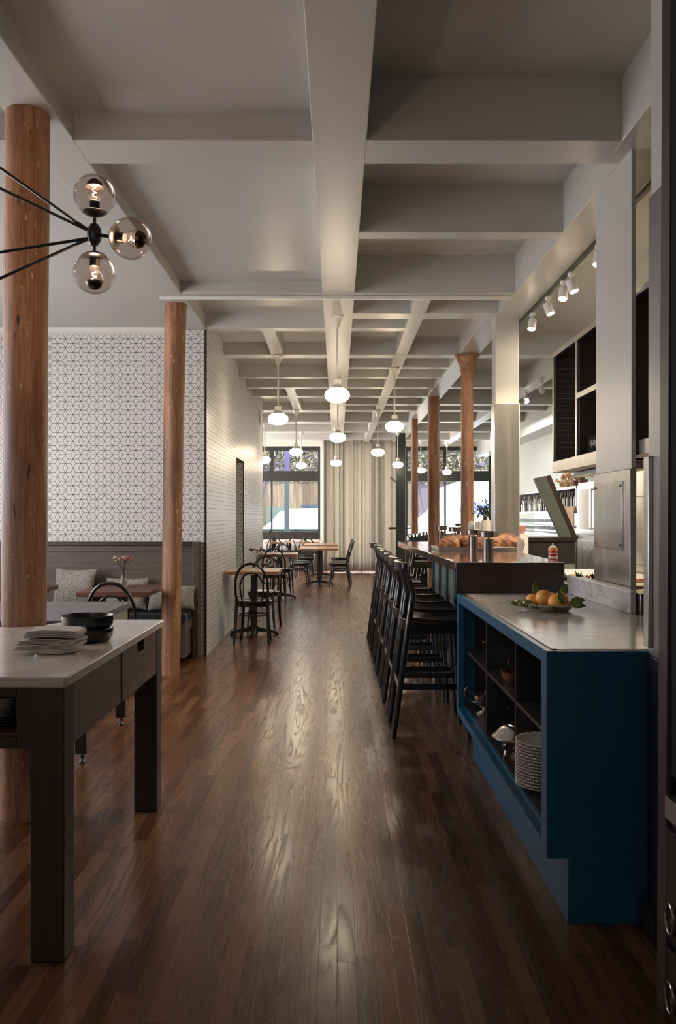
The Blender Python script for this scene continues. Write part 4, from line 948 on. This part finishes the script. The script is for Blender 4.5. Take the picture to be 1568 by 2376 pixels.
for i, (x, y, z, d) in enumerate(lv):
    m = MB().leaf((0, 0, 0), d, .075, .044, up=(.15, -.75, .65)); m.bm.normal_update()
    o = m.build('citrus_leaf', 'leaf', keep=True, smooth=60); o.location = (.998+x, 4.25+y, .9155+z); sd = o.modifiers.new('t', 'SOLIDIFY'); sd.thickness = .0008
    tag(o, ['green citrus leaf at the left rim of the silver plate', 'green citrus leaf at the left rim of the silver plate', 'green citrus leaf left of the front orange', 'green citrus leaf under the front orange', 'upright green leaf in front of the front orange', 'green citrus leaf at the right rim of the silver plate', 'green citrus leaf at the right rim of the silver plate', 'green citrus leaf at the right rim of the silver plate', 'upright green leaf behind the right rear orange', 'upright green leaf between the two left oranges', 'green citrus leaf at the left rim of the silver plate', 'green citrus leaf at the right rim of the silver plate'][i], 'leaf', 'citrus leaves on the plate')
# printer on the counter
t = thing('receipt_printer', 'small black receipt printer at the right end of the marble counter', 'printer', (1.46, 3.92, .9155))
MB().prism([(-.07, 0), (.07, 0), (.07, .12), (.0, .135), (-.07, .115)], -.11, .11, 'y').build('body', 'black_metal', t, bevel=.006)
MB().box(-.0725, -.068, -.1, .1, .085, .089).build('seam', 'black', t)
text_part('R', .022, 'letter_grey', t, Matrix.Translation((-.072, -.03, .035)) @ Matrix.Rotation(-PI/2, 4, 'Z') @ FACE_CAM, 'symbol')
MB().box(-.04, .04, -.08, -.02, .128, .150).build('paper_slip', 'white', t)

# ================================================================== hanging steel shelf units
def shelf_unit(y0, y1, label, split, rack):
    t = thing('hanging_shelf', label, 'shelf', (1.68, (y0+y1)/2, 1.668))
    x0, x1 = 1.5, 1.86; zb, zt = 1.668, 2.502
    fr = MB(); fr.box(x0, x0+.02, y0, y1, zt-.034, zt); fr.box(x0, x0+.02, y0, y1, zb, zb+.075)
    for y in [y0, y1-.03]+[split-.015]: fr.box(x0, x0+.02, y, y+.03, zb+.075, zt-.034)
    fr.box(x0, x0+.02, y0+.03, split-.015, 2.10, 2.135)
    fr.build('front_frame', 'steel', t, world=True, bevel=.002)
    b = MB(); b.box(x0+.01, x1, y0, y1, zt-.02, zt-.005); b.box(x0+.01, x1, y0, y1, zb, zb+.02); b.box(x1-.012, x1, y0, y1, zb, zt)
    b.box(x0+.01, x1, y0, y0+.01, zb, zt); b.box(x0+.01, x1, y1-.01, y1, zb, zt); b.box(x0+.015, x1, split-.006, split+.006, zb, zt)
    b.build('carcass', 'steel_mid', t, world=True)
    MB().box(x0+.01, x1, y0, split, 2.105, 2.13).build('inner_shelf', 'steel', t, world=True)
    if rack:
        for k in range(8):
            z = 1.79+.085*k; m = MB(); m.tube([(x0+.05, y1-.014, z), (x0+.05, y1-.03, z), (x1-.05, y1-.03, z), (x1-.05, y1-.014, z)], .005, 6); m.tube([(x1-.02, split+.05, z), (x1-.02, y1-.03, z)], .005, 6)
            m.build('runner', 'steel', t, world=True)
        pg = MB()
        for k in range(9): pg.box(x0+.03, x1-.02, y1-.014, y1-.011, 1.755+.085*k, 1.76+.085*k)
        pg.build('back_ribs', 'steel', t, world=True)
    rod = MB()
    for y in (y0+.1, y1-.1): rod.box(x1-.05, x1-.02, y, y+.03, zt-.01, 3.45)
    rod.build('hanger', 'steel', t, world=True)
    return t
shelf_unit(4.86, 6.25, 'hanging steel shelf unit with rack runners above the kitchen counter', 5.635, True)
shelf_unit(3.05, 4.70, 'hanging steel shelf unit seen in the gap at the right pier', 3.9, False)
t = thing('glove_box', 'black cardboard glove box lying upside down in the hanging shelf', 'box', (1.63, 5.40, 1.69))
MB().box(-.085, .1, -.13, .13, 0, .16).build('carton', 'matte_black', t, bevel=.002)
text_part('Nitrile', .066, 'letter_grey', t, Matrix.Translation((-.086, -.01, .115)) @ Matrix.Rotation(-PI/2, 4, 'Z') @ FACE_CAM @ Matrix.Rotation(PI, 4, 'Z'), 'lettering')
t = thing('heat_lamp_bar', 'long steel heat lamp fixture under the hanging shelf', 'heat lamp', (1.68, 5.55, 1.6))
MB().prism([(-.10, .03), (.10, .03), (.06, .06), (-.06, .06)], -.55, .55, 'y').build('reflector', 'white', t, bevel=.002)
MB().box(-.03, .03, -.5, .5, .05, .068).build('mount', 'steel', t)
# yellow lit steel back wall of the cook line
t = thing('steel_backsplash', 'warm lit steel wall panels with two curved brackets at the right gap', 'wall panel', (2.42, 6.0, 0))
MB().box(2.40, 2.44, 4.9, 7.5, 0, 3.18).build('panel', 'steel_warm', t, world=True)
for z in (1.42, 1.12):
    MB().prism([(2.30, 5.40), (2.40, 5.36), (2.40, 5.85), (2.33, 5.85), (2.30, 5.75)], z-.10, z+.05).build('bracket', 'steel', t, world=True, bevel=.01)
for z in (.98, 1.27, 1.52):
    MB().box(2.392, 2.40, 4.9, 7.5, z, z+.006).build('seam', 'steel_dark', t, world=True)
# kitchen counter with food
t = thing('kitchen_counter', 'low steel kitchen work counter behind the bar', 'counter', (1.9, 6.3, 0))
MB().prism([(1.47, 5.23), (2.36, 5.23), (2.36, 7.6), (1.66, 7.6)], .88, .92).build('worktop', 'steel', t, world=True, bevel=.003)
MB().prism([(1.49, 5.25), (2.34, 5.25), (2.34, 7.55), (1.68, 7.55)], 0, .88).build('body', 'steel_dark', t, world=True)
MB().box(1.335, 1.47, 5.222, 5.60, .86, .925).build('filler', 'steel', t, world=True, bevel=.002)
lathe = lathe_thing
t = thing('spray_can', 'orange and red cooking spray can standing behind the bar corner', 'can', (1.455, 6.05, .9205))
MB().lathe([(0, 0), (.032, 0), (.031, .003), (.031, .224), (.029, .229), (.022, .236), (0, .238)], n=36).build('can_body', 'orange_can', t)
MB().lathe([(.0313, .176), (.0313, .211)], n=36).build('label_band', 'red_can', t)
MB().lathe([(.0312, .158), (.0312, .176)], n=36).build('lower_band', 'letter_white', t)
MB().lathe([(.0313, .10), (.0313, .158)], n=36).build('base_band', 'red_can', t)
MB().lathe([(.0295, .229), (.022, .240), (.012, .244), (.011, .249), (.006, .25), (.005, .262), (0, .262)], n=24).build('nozzle', 'ceramic_w', t)
def curved_text(body, size, mat, parent, r, z, ang):
    o = text_part(body, size, mat, parent, Matrix.Identity(4), 'lettering', depth=.0002, bold=.0007)
    for v in o.data.vertices:
        a = ang+v.co.x/r-PI/2; rr = r+v.co.z; v.co = Vector((rr*math.cos(a), rr*math.sin(a), z+v.co.y))
curved_text('Vegalene', .0145, 'letter_white', t, .0316, .1935, math.radians(-6))
t = thing('sheet_tray_of_food', 'flat tray of orange brown food on the kitchen counter', 'food tray', (1.80, 6.15, .9205))
MB().box(-.25, .25, -.3, .3, 0, .02).build('tray', 'board', t, bevel=.003)
m = MB(); rnd = random.Random(2)
for i in range(70): m.ball(rnd.uniform(.01, .028), (rnd.uniform(-.22, .22), rnd.uniform(-.27, .27), .024), (1, 1, .5), u=8, v=6, jitter=.1, seed=i)
tag(m.build('food', 'food', t), None, None, kind='stuff')
t = thing('cutting_board', 'pale wooden cutting board at the near end of the kitchen counter', 'board', (1.85, 5.60, .9205)); MB().box(-.24, .28, -.13, .13, 0, .02).build('board', 'board', t, bevel=.003)
t = thing('herb_tray', 'metal tray of dark green herbs at the near end of the kitchen counter', 'herbs', (1.55, 5.44, .941))
MB().box(-.16, .14, -.12, .16, -.018, .015).build('tray', 'steel', t, bevel=.003)
m = MB(); rnd = random.Random(5)
for i in range(130): a = rnd.uniform(0, 2*PI); e = rnd.uniform(.1, 1.3); m.leaf((rnd.uniform(-.13, .1), rnd.uniform(-.05, .2), .02), (math.cos(a)*math.cos(e), math.sin(a)*math.cos(e), math.sin(e)), rnd.uniform(.02, .075), .012)
tag(m.build('herbs', 'leaf_dark', t), None, None, kind='stuff')
# dark return counter with the raised flap
t = thing('return_counter', 'dark wooden return counter in the kitchen with a raised hinged flap', 'counter', (2.5, 11.3, 0))
MB().box(1.95, 2.92, 10.9, 11.6, 1.06, 1.11).build('counter_top', 'bar_end', t, world=True, bevel=.003)
MB().box(2.0, 2.90, 10.95, 11.55, 0, 1.06).build('body', 'green_panel', t, world=True)
MB().box(2.0, 2.90, 10.93, 10.95, .80, 1.06).build('rail', 'blue_dark', t, world=True)
MB().prism([(2.857, 1.112), (2.925, 1.112), (2.60, 1.87), (2.532, 1.855)], 10.92, 11.0, 'y').build('flap', 'bar_end', t, world=True, bevel=.004)
MB().prism([(2.715, 1.112), (2.855, 1.112), (2.535, 1.86), (2.395, 1.83)], 10.90, 10.99, 'y').build('flap_apron', 'flap_green', t, world=True, bevel=.004)
# back bar on the right wall
t = thing('back_bar_shelf', 'long open back bar shelf with dark compartments along the right kitchen wall', 'shelf', (3.8, 15.8, 1.2))
XB = 3.6
m = MB(); m.box(XB, 3.97, 13.5, 18.0, 1.79, 1.83); m.box(XB, 3.97, 13.5, 18.0, 1.42, 1.46)
for y in (13.5, 14.9, 16.4, 17.98): m.box(XB, 3.97, y, y+.03, 1.42, 1.83)
m.build('shelf_frame', 'steel_shiny', t, world=True, bevel=.002)
MB().box(3.93, 3.97, 13.5, 18.0, 1.46, 1.79).build('dark_back', 'black', t, world=True)
m = MB(); m.box(XB-.05, 3.97, 13.5, 18.2, 1.05, 1.09); m.box(XB, 3.97, 13.5, 18.0, 1.20, 1.215); m.build('glass_ledge', 'steel_shiny', t, world=True, bevel=.002)
MB().box(XB, 3.97, 13.5, 18.2, 0, 1.05).build('cupboard', 'steel_dark', t, world=True)
MB().box(3.955, 3.972, 13.5, 18.0, 1.09, 1.42).build('steel_back', 'steel', t, world=True)
bot = None; rnd = random.Random(11)
def bottle_kind(name, mat, prof): return name, mat, prof
P_b = [(0, 0), (.034, 0), (.036, .01), (.036, .17), (.03, .20), (.013, .23), (.013, .29), (0, .29)]
P_s = [(0, 0), (.04, 0), (.042, .01), (.042, .13), (.035, .15), (.018, .165), (.018, .20), (.022, .20), (.022, .22), (0, .22)]
for i in range(20):
    y = 14.98+.145*i; mat = ['bottle_dark', 'bottle_pale', 'silver'][rnd.randrange(3)]
    if i == 0 or True:
        pr, h = (P_s, 1) if i % 3 else (P_b, 1)
        place = 'in the far compartment' if y > 16.4 else 'in the middle compartment'
        lathe('spirit_bottle', pr, mat, (3.68, y, 1.461), 'small bottle %s of the back bar shelf' % place, 'bottle', 'bottles on the back bar shelf, '+place, n=14)
for i in range(11):
    y = 13.62+.11*i
    lathe('wine_bottle', P_b, 'bottle_dark' if i % 2 else 'bottle_pale', (3.68, y, 1.461), 'wine bottle in the compartment of the back bar nearest the fridge', 'bottle', 'wine bottles beside the fridge', n=14)
for r_, (z, zn) in enumerate(((1.091, 'on the lower ledge'), (1.2155, 'on the upper ledge'))):
    for i in range(30):
        lathe('stemmed_glass', [(0, 0), (.03, 0), (.004, .004), (.004, .04), (.026, .06), (.03, .085), (.026, .115), (.024, .115), (.027, .085), (.022, .062), (0, .05)], 'clear', (3.64 if not r_ else 3.66, 14.9+.105*i, z), 'clear glass in the row %s of the back bar' % zn, 'glass', 'glasses '+zn, n=12)
t = thing('paper_roll', 'brown paper sheet hanging beside the wine bottles', 'paper', (3.58, 13.9, 1.1)); MB().box(-.01, .01, -.33, .33, 0, .42).build('sheet', 'paper', t, bevel=.004)
for i, y in enumerate((14.15, 13.78)):
    t = thing('potted_plant', ['farther', 'nearer'][i]+' maroon pot with a pale plant on top of the back bar', 'plant', (3.78, y, 1.831), 0, 'maroon potted plants on the back bar')
    MB().lathe([(0, 0), (.055, 0), (.075, .10), (.068, .10), (0, .08)], n=24).build('pot', 'terracotta', t); m = MB(); rnd = random.Random(i)
    for k in range(40): a = rnd.uniform(0, 2*PI); e = rnd.uniform(.3, 1.4); m.leaf((0, 0, .09), (math.cos(a)*math.cos(e), math.sin(a)*math.cos(e), math.sin(e)), rnd.uniform(.08, .16), .02)
    m.build('leaves', 'root' if i == 0 else 'leaf', t)
t = thing('root_sculpture', 'pale knotted root standing on top of the back bar', 'root', (3.75, 14.6, 1.831)); m = MB(); rnd = random.Random(21)
for k in range(16):
    p = Vector((rnd.uniform(-.05, .05), rnd.uniform(-.2, .2), .04)); pts = [p]
    for q in range(5): p = p+Vector((rnd.uniform(-.04, .04), rnd.uniform(-.06, .06), rnd.uniform(-.01, .07))); pts.append(p.copy())
    m.tube(pts, [.03, .028, .024, .02, .018, .012], 8)
m.build('root', 'root', t, smooth=90)
t = thing('fridge', 'tall pale glass door fridge at the near end of the back bar', 'fridge', (3.8, 12.4, 0))
MB().box(3.62, 3.97, 11.3, 13.47, 0, 1.865).build('body', 'steel', t, world=True, bevel=.004)
for y0, y1 in ((12.55, 13.44), (11.6, 12.5)):
    d = MB().box(3.595, 3.62, y0, y1, 1.10, 1.83).build('door', 'steel_shiny', t, world=True, bevel=.004)
    MB().box(3.590, 3.598, y0+.12, y1-.12, 1.18, 1.76).build('glass', 'bottle_pale', d, world=True)
    MB().tube([(3.595, y0+.04, 1.2), (3.55, y0+.04, 1.2), (3.55, y0+.04, 1.75), (3.595, y0+.04, 1.75)], .013, 8).build('handle', 'steel', d, world=True)
for k in range(4):
    y0 = 11.6+.46*k; d = MB().box(3.595, 3.62, y0, y0+.44, .12, 1.02).build('lower_door', 'steel', t, world=True, bevel=.004)
    MB().tube([(3.595, y0+.05, .35), (3.55, y0+.05, .35), (3.55, y0+.05, .9), (3.595, y0+.05, .9)], .013, 8).build('handle', 'steel', d, world=True)
t = thing('pink_pot', 'small pink pot right beside the steel clad pier', 'pot', (1.99, 9.7, 0)); MB().lathe([(.11, 0), (.10, .02), (.09, 1.18), (.0, 1.18)], n=4, a0=PI/4).build('stand', 'white_trim', t); MB().lathe([(0, 1.181), (.035, 1.181), (.05, 1.22), (.055, 1.26), (.04, 1.27), (0, 1.25)], n=24).build('pot', 'pink', t)

# ================================================================== pendants
def make_pendant(drop=.59):
    t = thing('pendant_lamp', 'x', 'lamp', (0, 0, 3.19))
    MB().lathe([(0, 0), (.062, 0), (.062, -.012), (.052, -.02), (.038, -.045), (.026, -.085), (.018, -.105), (0, -.105)], n=28).build('canopy', 'white_lamp', t)
    MB().tube([(0, 0, -.1), (0, 0, -drop-.02)], .0105, 10).build('rod', 'white_lamp', t)
    z = -drop
    MB().lathe([(.0, z+.01), (.034, z+.01), (.036, z), (.036, z-.04), (.05, z-.058), (.072, z-.07), (.074, z-.08), (0, z-.08)], n=30).build('fitter', 'white_lamp', t)
    MB().lathe([(.070, z-.078), (.094, z-.09), (.111, z-.112), (.114, z-.135), (.104, z-.162), (.08, z-.184), (.045, z-.197), (0, z-.201)], n=40).build('globe', 'globe', t, smooth=80)
    return t
pp = make_pendant(); P = [(0, 8.16, 'nearest pendant lamp hanging from the centre beam'), (-.668, 10.14, 'pendant lamp on the left above the aisle, nearest of the left row'), (.704, 11.0, 'pendant lamp above the bar stools, nearest of the right row'),
     (.01, 12.5, 'second pendant lamp under the centre beam'), (-.70, 15.3, 'second pendant lamp of the left row'), (.70, 15.4, 'second pendant lamp of the right row'), (-.02, 18.4, 'third and lowest looking pendant lamp in front of the curtain'),
     (1.29, 19.05, 'pendant lamp in front of the black door post'), (-.775, 19.33, 'third pendant lamp of the left row before the window'), (-1.40, 17.36, 'pendant lamp half hidden behind the end of the tiled wall'),
     (1.99, 21.3, 'pendant lamp half hidden behind the plain log column'), (2.72, 22.2, 'pendant lamp before the right street window')]
for i, (x, y, l) in enumerate(P):
    if i == 0: pp.location = (x, y, 3.19); tag(pp, l, 'lamp', 'pendant lamps')
    else: dup(pp, (x, y, 3.19), 0, l, 'pendant lamps')
# ================================================================== globe chandelier
hx, hy, hz = -.880, 3.25, 2.383
t = thing('globe_chandelier', 'black armed chandelier with smoked glass globes at the upper left', 'chandelier', (-1.5, 3.25, 2.38))
MB().lathe([(0, -.038), (.014, -.038), (.024, -.022), (.027, 0), (.024, .022), (.014, .038), (0, .038)], (hx, hy, hz), 28).build('hub', 'black_metal', t, world=True)
MB().tube([(-1.5, hy, 2.1), (-1.5, hy, 3.19)], .011, 12).build('stem', 'black_metal', t, world=True)
MB().lathe([(0, -.03), (.06, -.03), (.065, 0), (0, 0)], (-1.5, hy, 3.189), 28).build('canopy', 'black_metal', t, world=True)
for zc, yy in ((2.82, 3.24), (2.68, 3.23), (2.283, 3.27), (2.105, 3.26)):
    MB().tube([(-1.5, yy, zc), (hx-.015, hy, hz+(.012 if zc > 2.4 else -.012))], .0055, 10).build('arm', 'black_metal', t, world=True)
MB().ball(.026, (-1.5, hy, 2.40), (1, 1, 1.3)).build('centre_hub', 'black_metal', t, world=True)
def globe(c, d):
    d = Vector(d).normalized(); q = Vector((0, 0, 1)).rotation_difference(d).to_matrix().to_4x4(); mt = Matrix.Translation(c) @ q
    b = Vector(c)-d*.144
    MB().tube([Vector((hx, hy, hz)), Vector(c)-d*.072], .006, 10).build('short_arm', 'black_metal', t, world=True)
    MB().lathe([(0, -.0765), (.012, -.0768), (.022, -.0748), (.034, -.0695), (.046, -.0615), (.040, -.058), (0, -.050)], n=30, mat=mt).build('cap', 'black_metal', t, world=True)
    MB().lathe([(.0185, -.055), (.0185, -.024), (.016, -.022), (0, -.022)], n=22, mat=mt).build('socket', 'black_metal', t, world=True)
    prof = [(.075*math.sin(PI*k/28), -.075*math.cos(PI*k/28)) for k in range(6, 29)]
    light('POINT', 'bulb_light', mt @ Vector((0, 0, .01)), (0, 0, 0), 3, (1, .72, .5), shadow_soft_size=.02)
    n_ = MB(); n_.lathe([(max(0, r if k < 22 else 0), z) for k, (r, z) in enumerate(prof)], n=44, mat=mt)
    # leave the neck open
    g = n_.build('glass_globe', 'smoke_glass', t, world=True, smooth=180)
    bl = MB().lathe([(.012, -.022), (.014, -.012), (.026, .0), (.033, .018), (.033, .03), (.026, .048), (.012, .058), (0, .06)], n=28, mat=mt).build('bulb', 'bulb_glass', t, world=True, smooth=180)
    MB().lathe([(0, .0598), (.012, .0578), (.026, .0475), (.033, .031), (.0328, .030), (.0255, .047), (.0118, .0573), (0, .0592)], n=28, mat=mt).build('mirror_cap', 'bronze', bl, world=True, smooth=180)
    f_ = MB()
    f_.tube([mt @ Vector((.008*math.cos(k*1.3), .008*math.sin(k*1.3), -.008+.0036*k)) for k in range(10)], .0011, 5); f_.build('filament', 'filament', bl, world=True)
globe((hx+.001, hy, hz+.143), (0, 0, 1)); globe((hx+.139, hy-.03, hz-.023), (1, -.21, -.16)); globe((hx, hy, hz-.139), (0, 0, -1))
# ================================================================== ceiling track with spots
t = thing('spot_track', 'dark lighting track along the ceiling beam over the kitchen', 'lighting track', (1.715, 7.0, 3.165)); MB().box(-.014, .014, -2.3, 2.2, 0, .024).build('track', 'black_metal', t)
def spot(x, y, z, yaw, lit, label, first=[None]):
    t = thing('track_spot', label, 'spotlight', (x, y, z), 0, 'track spots')
    MB().box(-.02, .02, -.035, .035, -.025, 0).build('adapter', 'white_trim', t, bevel=.003)
    MB().tube([(0, 0, -.02), (0, 0, -.07)], .008, 8).build('neck', 'white_trim', t)
    d = Vector((math.sin(yaw)*.45, -math.cos(yaw)*.25, -.86)).normalized(); q = Vector((0, 0, -1)).rotation_difference(d).to_matrix().to_4x4(); mt = Matrix.Translation((0, 0, -.085)) @ q
    MB().lathe([(0, .03), (.034, .03), (.036, .026), (.036, -.06), (.032, -.062), (0, -.055)], n=28, mat=mt).build('head', 'white_trim', t)
    if lit:
        MB().lathe([(0, -.0605), (.031, -.0625), (.031, -.064), (0, -.064)], n=24, mat=mt).build('lamp_face', 'spot', t)
        light('SPOT', 'spot_light', (x+d.x*.08, y+d.y*.08, z-.085+d.z*.08), d.to_track_quat('-Z', 'Y').to_euler(), 60, (1, .80, .55), spot_size=math.radians(95), spot_blend=.6, shadow_soft_size=.03)
for i, y in enumerate((5.92, 6.62, 6.85, 7.35, 7.95)):
    spot(1.73, y, 3.165, .6 if i % 2 else -.4, True, ['nearest lit white spotlight on the ceiling track, by the white partition', 'second lit spotlight of the track', 'third lit spotlight of the track', 'fourth lit spotlight of the track', 'farthest lit spotlight of the track by the steel clad pier'][i])
for i, (y, lit) in enumerate(((11.2, False), (12.2, False), (13.2, True))): spot(2.78, y, 3.19, .3, lit, ['nearest spotlight on the far kitchen beam', 'middle spotlight on the far kitchen beam', 'lit spotlight on the far kitchen beam'][i])
t = thing('ceiling_camera', 'small dome camera on the ceiling right of the black door post', 'camera', (1.75, 20.5, 3.19)); MB().lathe([(0, 0), (.07, 0), (.07, -.03), (0, -.03)], n=24).build('base', 'white', t); MB().lathe([(.06, -.03), (.05, -.065), (.02, -.085), (0, -.088)], n=24).build('dome', 'bottle_dark', t)

# ================================================================== dark equipment at the right edge
t = thing('rack_cabinet', 'dark maroon and black tall cabinet with drawers cut by the right edge', 'cabinet', (1.15, 2.2, 0))
MB().prism([(.890, 2.435), (.904, 2.435), (.93, 2.5), (.890, 2.5)], 0, 3.18, 'z', top=[(.908, 2.435), (.912, 2.435), (.95, 2.5), (.908, 2.5)]).build('corner_post', 'maroon', t, world=True, bevel=.002)
MB().box(.906, 1.5, 1.6, 2.434, .66, 3.18).build('upper_body', 'matte_black', t, world=True)
MB().box(.905, 1.5, 1.6, 2.434, 0, .54).build('lower_body', 'black_metal', t, world=True)
MB().box(.888, 1.5, 1.6, 2.434, .545, .605).build('steel_top', 'steel', t, world=True, bevel=.004)
for z0, z1 in ((.23, .52), (.02, .20)):
    d = MB().box(.890, .905, 1.75, 2.428, z0, z1).build('drawer', 'dark_wood', t, world=True, bevel=.003)
    MB().tube([(.884+.0*k, 2.385+.028*math.cos(2*PI*k/20), (z0+.06)+.04*math.sin(2*PI*k/20)) for k in range(20)], .004, 8, closed=True).build('ring_pull', 'silver', d, world=True)

# ================================================================== street outside
o = struct(MB().box(-14, 16, 23.45, 27, -.15, -.02), 'sidewalk', 'concrete'); o = struct(MB().box(-30, 32, 27, 40, -.25, -.12), 'street', 'asphalt')
t = thing('wooden_facade', 'weathered wooden shopfront across the street with lavender upper storey', 'building', (0, 36.5, 0))
MB().box(-14, 3.0, 36, 36.5, -.1, 2.9).build('plank_siding', 'siding', t, world=True)
MB().box(-14, 16, 36.1, 38, 2.9, 9).build('upper_storey', 'lavender', t, world=True)
MB().box(3.0, 16, 36.1, 38, -.1, 2.9).build('ground_storey', 'lavender', t, world=True)
MB().box(-2.85, -2.1, 35.95, 36.02, -.1, 1.75).build('shutter', 'green_door', t, world=True); MB().box(-1.43, -.3, 35.95, 36.02, -.1, 1.85).build('mural_panel', 'mural', t, world=True)
MB().box(-6.5, -3.6, 35.95, 36.02, -.1, 1.75).build('shutter', 'green_door', t, world=True)
for k in range(9):
    x = 2.1+1.05*k; MB().box(x+.08, x+.78, 35.98, 36.1, 3.12, 3.24).build('ochre_panel', 'ochre', t, world=True, bevel=.02); MB().box(x+.1, x+.76, 35.98, 36.1, 3.02, 3.08).build('trim_bar', 'purple', t, world=True)
    MB().prism([(x-.02-.07, 3.22), (x-.02, 3.12), (x-.02+.07, 3.22), (x-.02, 3.32)], 35.97, 36.1, 'y').build('diamond', 'white', t, world=True)
MB().box(1.5, 12, 35.98, 36.1, 3.40, 3.45).build('long_trim', 'purple', t, world=True); MB().box(-14, 12, 35.9, 36.1, 2.88, 2.96).build('ledge', 'lavender', t, world=True)
t = thing('street_pole', 'square street pole outside the left window, purple above and grey below', 'pole', (-1.40, 25.0, 0))
MB().box(-.07, .07, -.07, .07, -.02, 2.42).build('lower_pole', 'grey_blue', t, bevel=.005); MB().box(-.068, .068, -.068, .068, 2.42, 5).build('upper_pole', 'purple', t)
def tree(x, y, lean, label, seed, cx=0):
    t = thing('street_tree', label, 'tree', (x, y, -.02), 0); rnd = random.Random(seed)
    m = MB(); m.tube([(0, 0, 0), (lean*.2, 0, 1.2), (lean*.5, .1, 2.4), (lean, 0, 3.6), (lean*1.4, 0, 5)], [.16, .13, .12, .09, .05], 10)
    ends = []
    for i in range(9):
        a = rnd.uniform(0, 2*PI); b = Vector((lean*.6, 0, rnd.uniform(2.4, 3.6))); e = b+Vector((math.cos(a)*rnd.uniform(.8, 1.9), math.sin(a)*.6, rnd.uniform(.1, 1.2))); m.tube([b, (b+e)/2+Vector((0, 0, .12)), e], [.06, .045, .02], 7); ends.append(e)
    m.build('trunk', 'bark', t)
    ends = [Vector((cx+rnd.uniform(-1.9, 1.9), rnd.uniform(-.4, .4), rnd.uniform(2.9, 4.4))) for i in range(40)]
    l = MB()
    for i in range(9000):
        e = rnd.choice(ends); p = e+Vector((rnd.gauss(0, .35), rnd.gauss(0, .4), rnd.gauss(0, .3)))
        if p.z < 2.55: continue
        l.leaf(p, (rnd.uniform(-1, 1), rnd.uniform(-1, 1), rnd.uniform(-1, .6)), .11, .07)
    l.build('crown', 'tree_leaf', t)
tree(-3.1, 31.5, .9, 'leafy tree seen through the left transom window', 3, 1.4); tree(-8.4, 33, .5, 'leafy tree at the far left of the left window', 6); tree(3.1, 31.5, -.6, 'leafy tree seen through the right transom window', 9, .6)
def wheel(par, x, y, r=.33):
    w = MB().tube([(x, y, r-.12), (x, y+.22, r-.12)], r, 28).build('wheel', 'tyre', par, world=True)
    MB().tube([(x, y-.01, r-.12), (x, y+.02, r-.12)], r*.55, 20).build('hub_cap', 'steel', w, world=True)
t = thing('planter', 'low grey green planter box on the sidewalk outside the left window', 'planter', (-1.6, 25.6, -.02)); MB().box(-1.3, 1.2, -.2, .2, 0, 1.0).build('box', 'green_door', t, bevel=.01); MB().box(-1.32, 1.22, -.22, .22, 1.0, 1.04).build('rim', 'grey_blue', t, bevel=.005)
t = thing('white_car', 'white car parked outside the left street window', 'car', (-.1, 29.2, -.12))
MB().prism([(2.4, .15), (-2.6, .15), (-2.72, .5), (-2.62, .85), (-2.1, 1.2), (-1.85, 1.5), (-1.5, 1.62), (1.0, 1.66), (1.7, 1.45), (2.3, 1.05), (2.45, .85)], 28.4, 30.1, 'y').build('body', 'car_white', t, world=True, bevel=.06, seg=3)
MB().prism([(-1.75, 1.1), (-1.55, 1.48), (-.4, 1.52), (-.4, 1.12)], 28.385, 30.11, 'y').build('side_window', 'car_white', t, world=True, bevel=.01)
MB().box(-2.55, 2.3, 28.36, 30.0, .0, .42).build('sill', 'tyre', t, world=True)
wheel(t, -1.75, 28.34); wheel(t, 1.5, 28.34)
t = thing('delivery_van', 'white delivery van with blue script lettering outside the right window', 'van', (5, 28.3, -.12))
MB().prism([(2.55, .25), (9.4, .25), (9.4, 2.5), (3.9, 2.5), (3.35, 2.3), (2.95, 1.55), (2.5, 1.2)], 27.6, 29.6, 'y').build('body', 'car_white', t, world=True, bevel=.06, seg=3)
m = MB()
for z in (1.85, 1.45, .62): m.box(3.9, 9.3, 27.59, 27.6, z, z+.012)
m.box(5.55, 5.565, 27.59, 27.6, .62, 2.3); m.build('panel_seam', 'letter_grey', t, world=True)
wheel(t, 3.6, 27.5, .36); wheel(t, 8.2, 27.5, .36)
o = text_part('Cintas', .52, 'letter_blue', t, Matrix.Translation(Vector((4.38, 27.585, 1.62))-Vector((5, 28.3, -.12))) @ FACE_CAM, 'lettering', shear=.35, bold=.018)
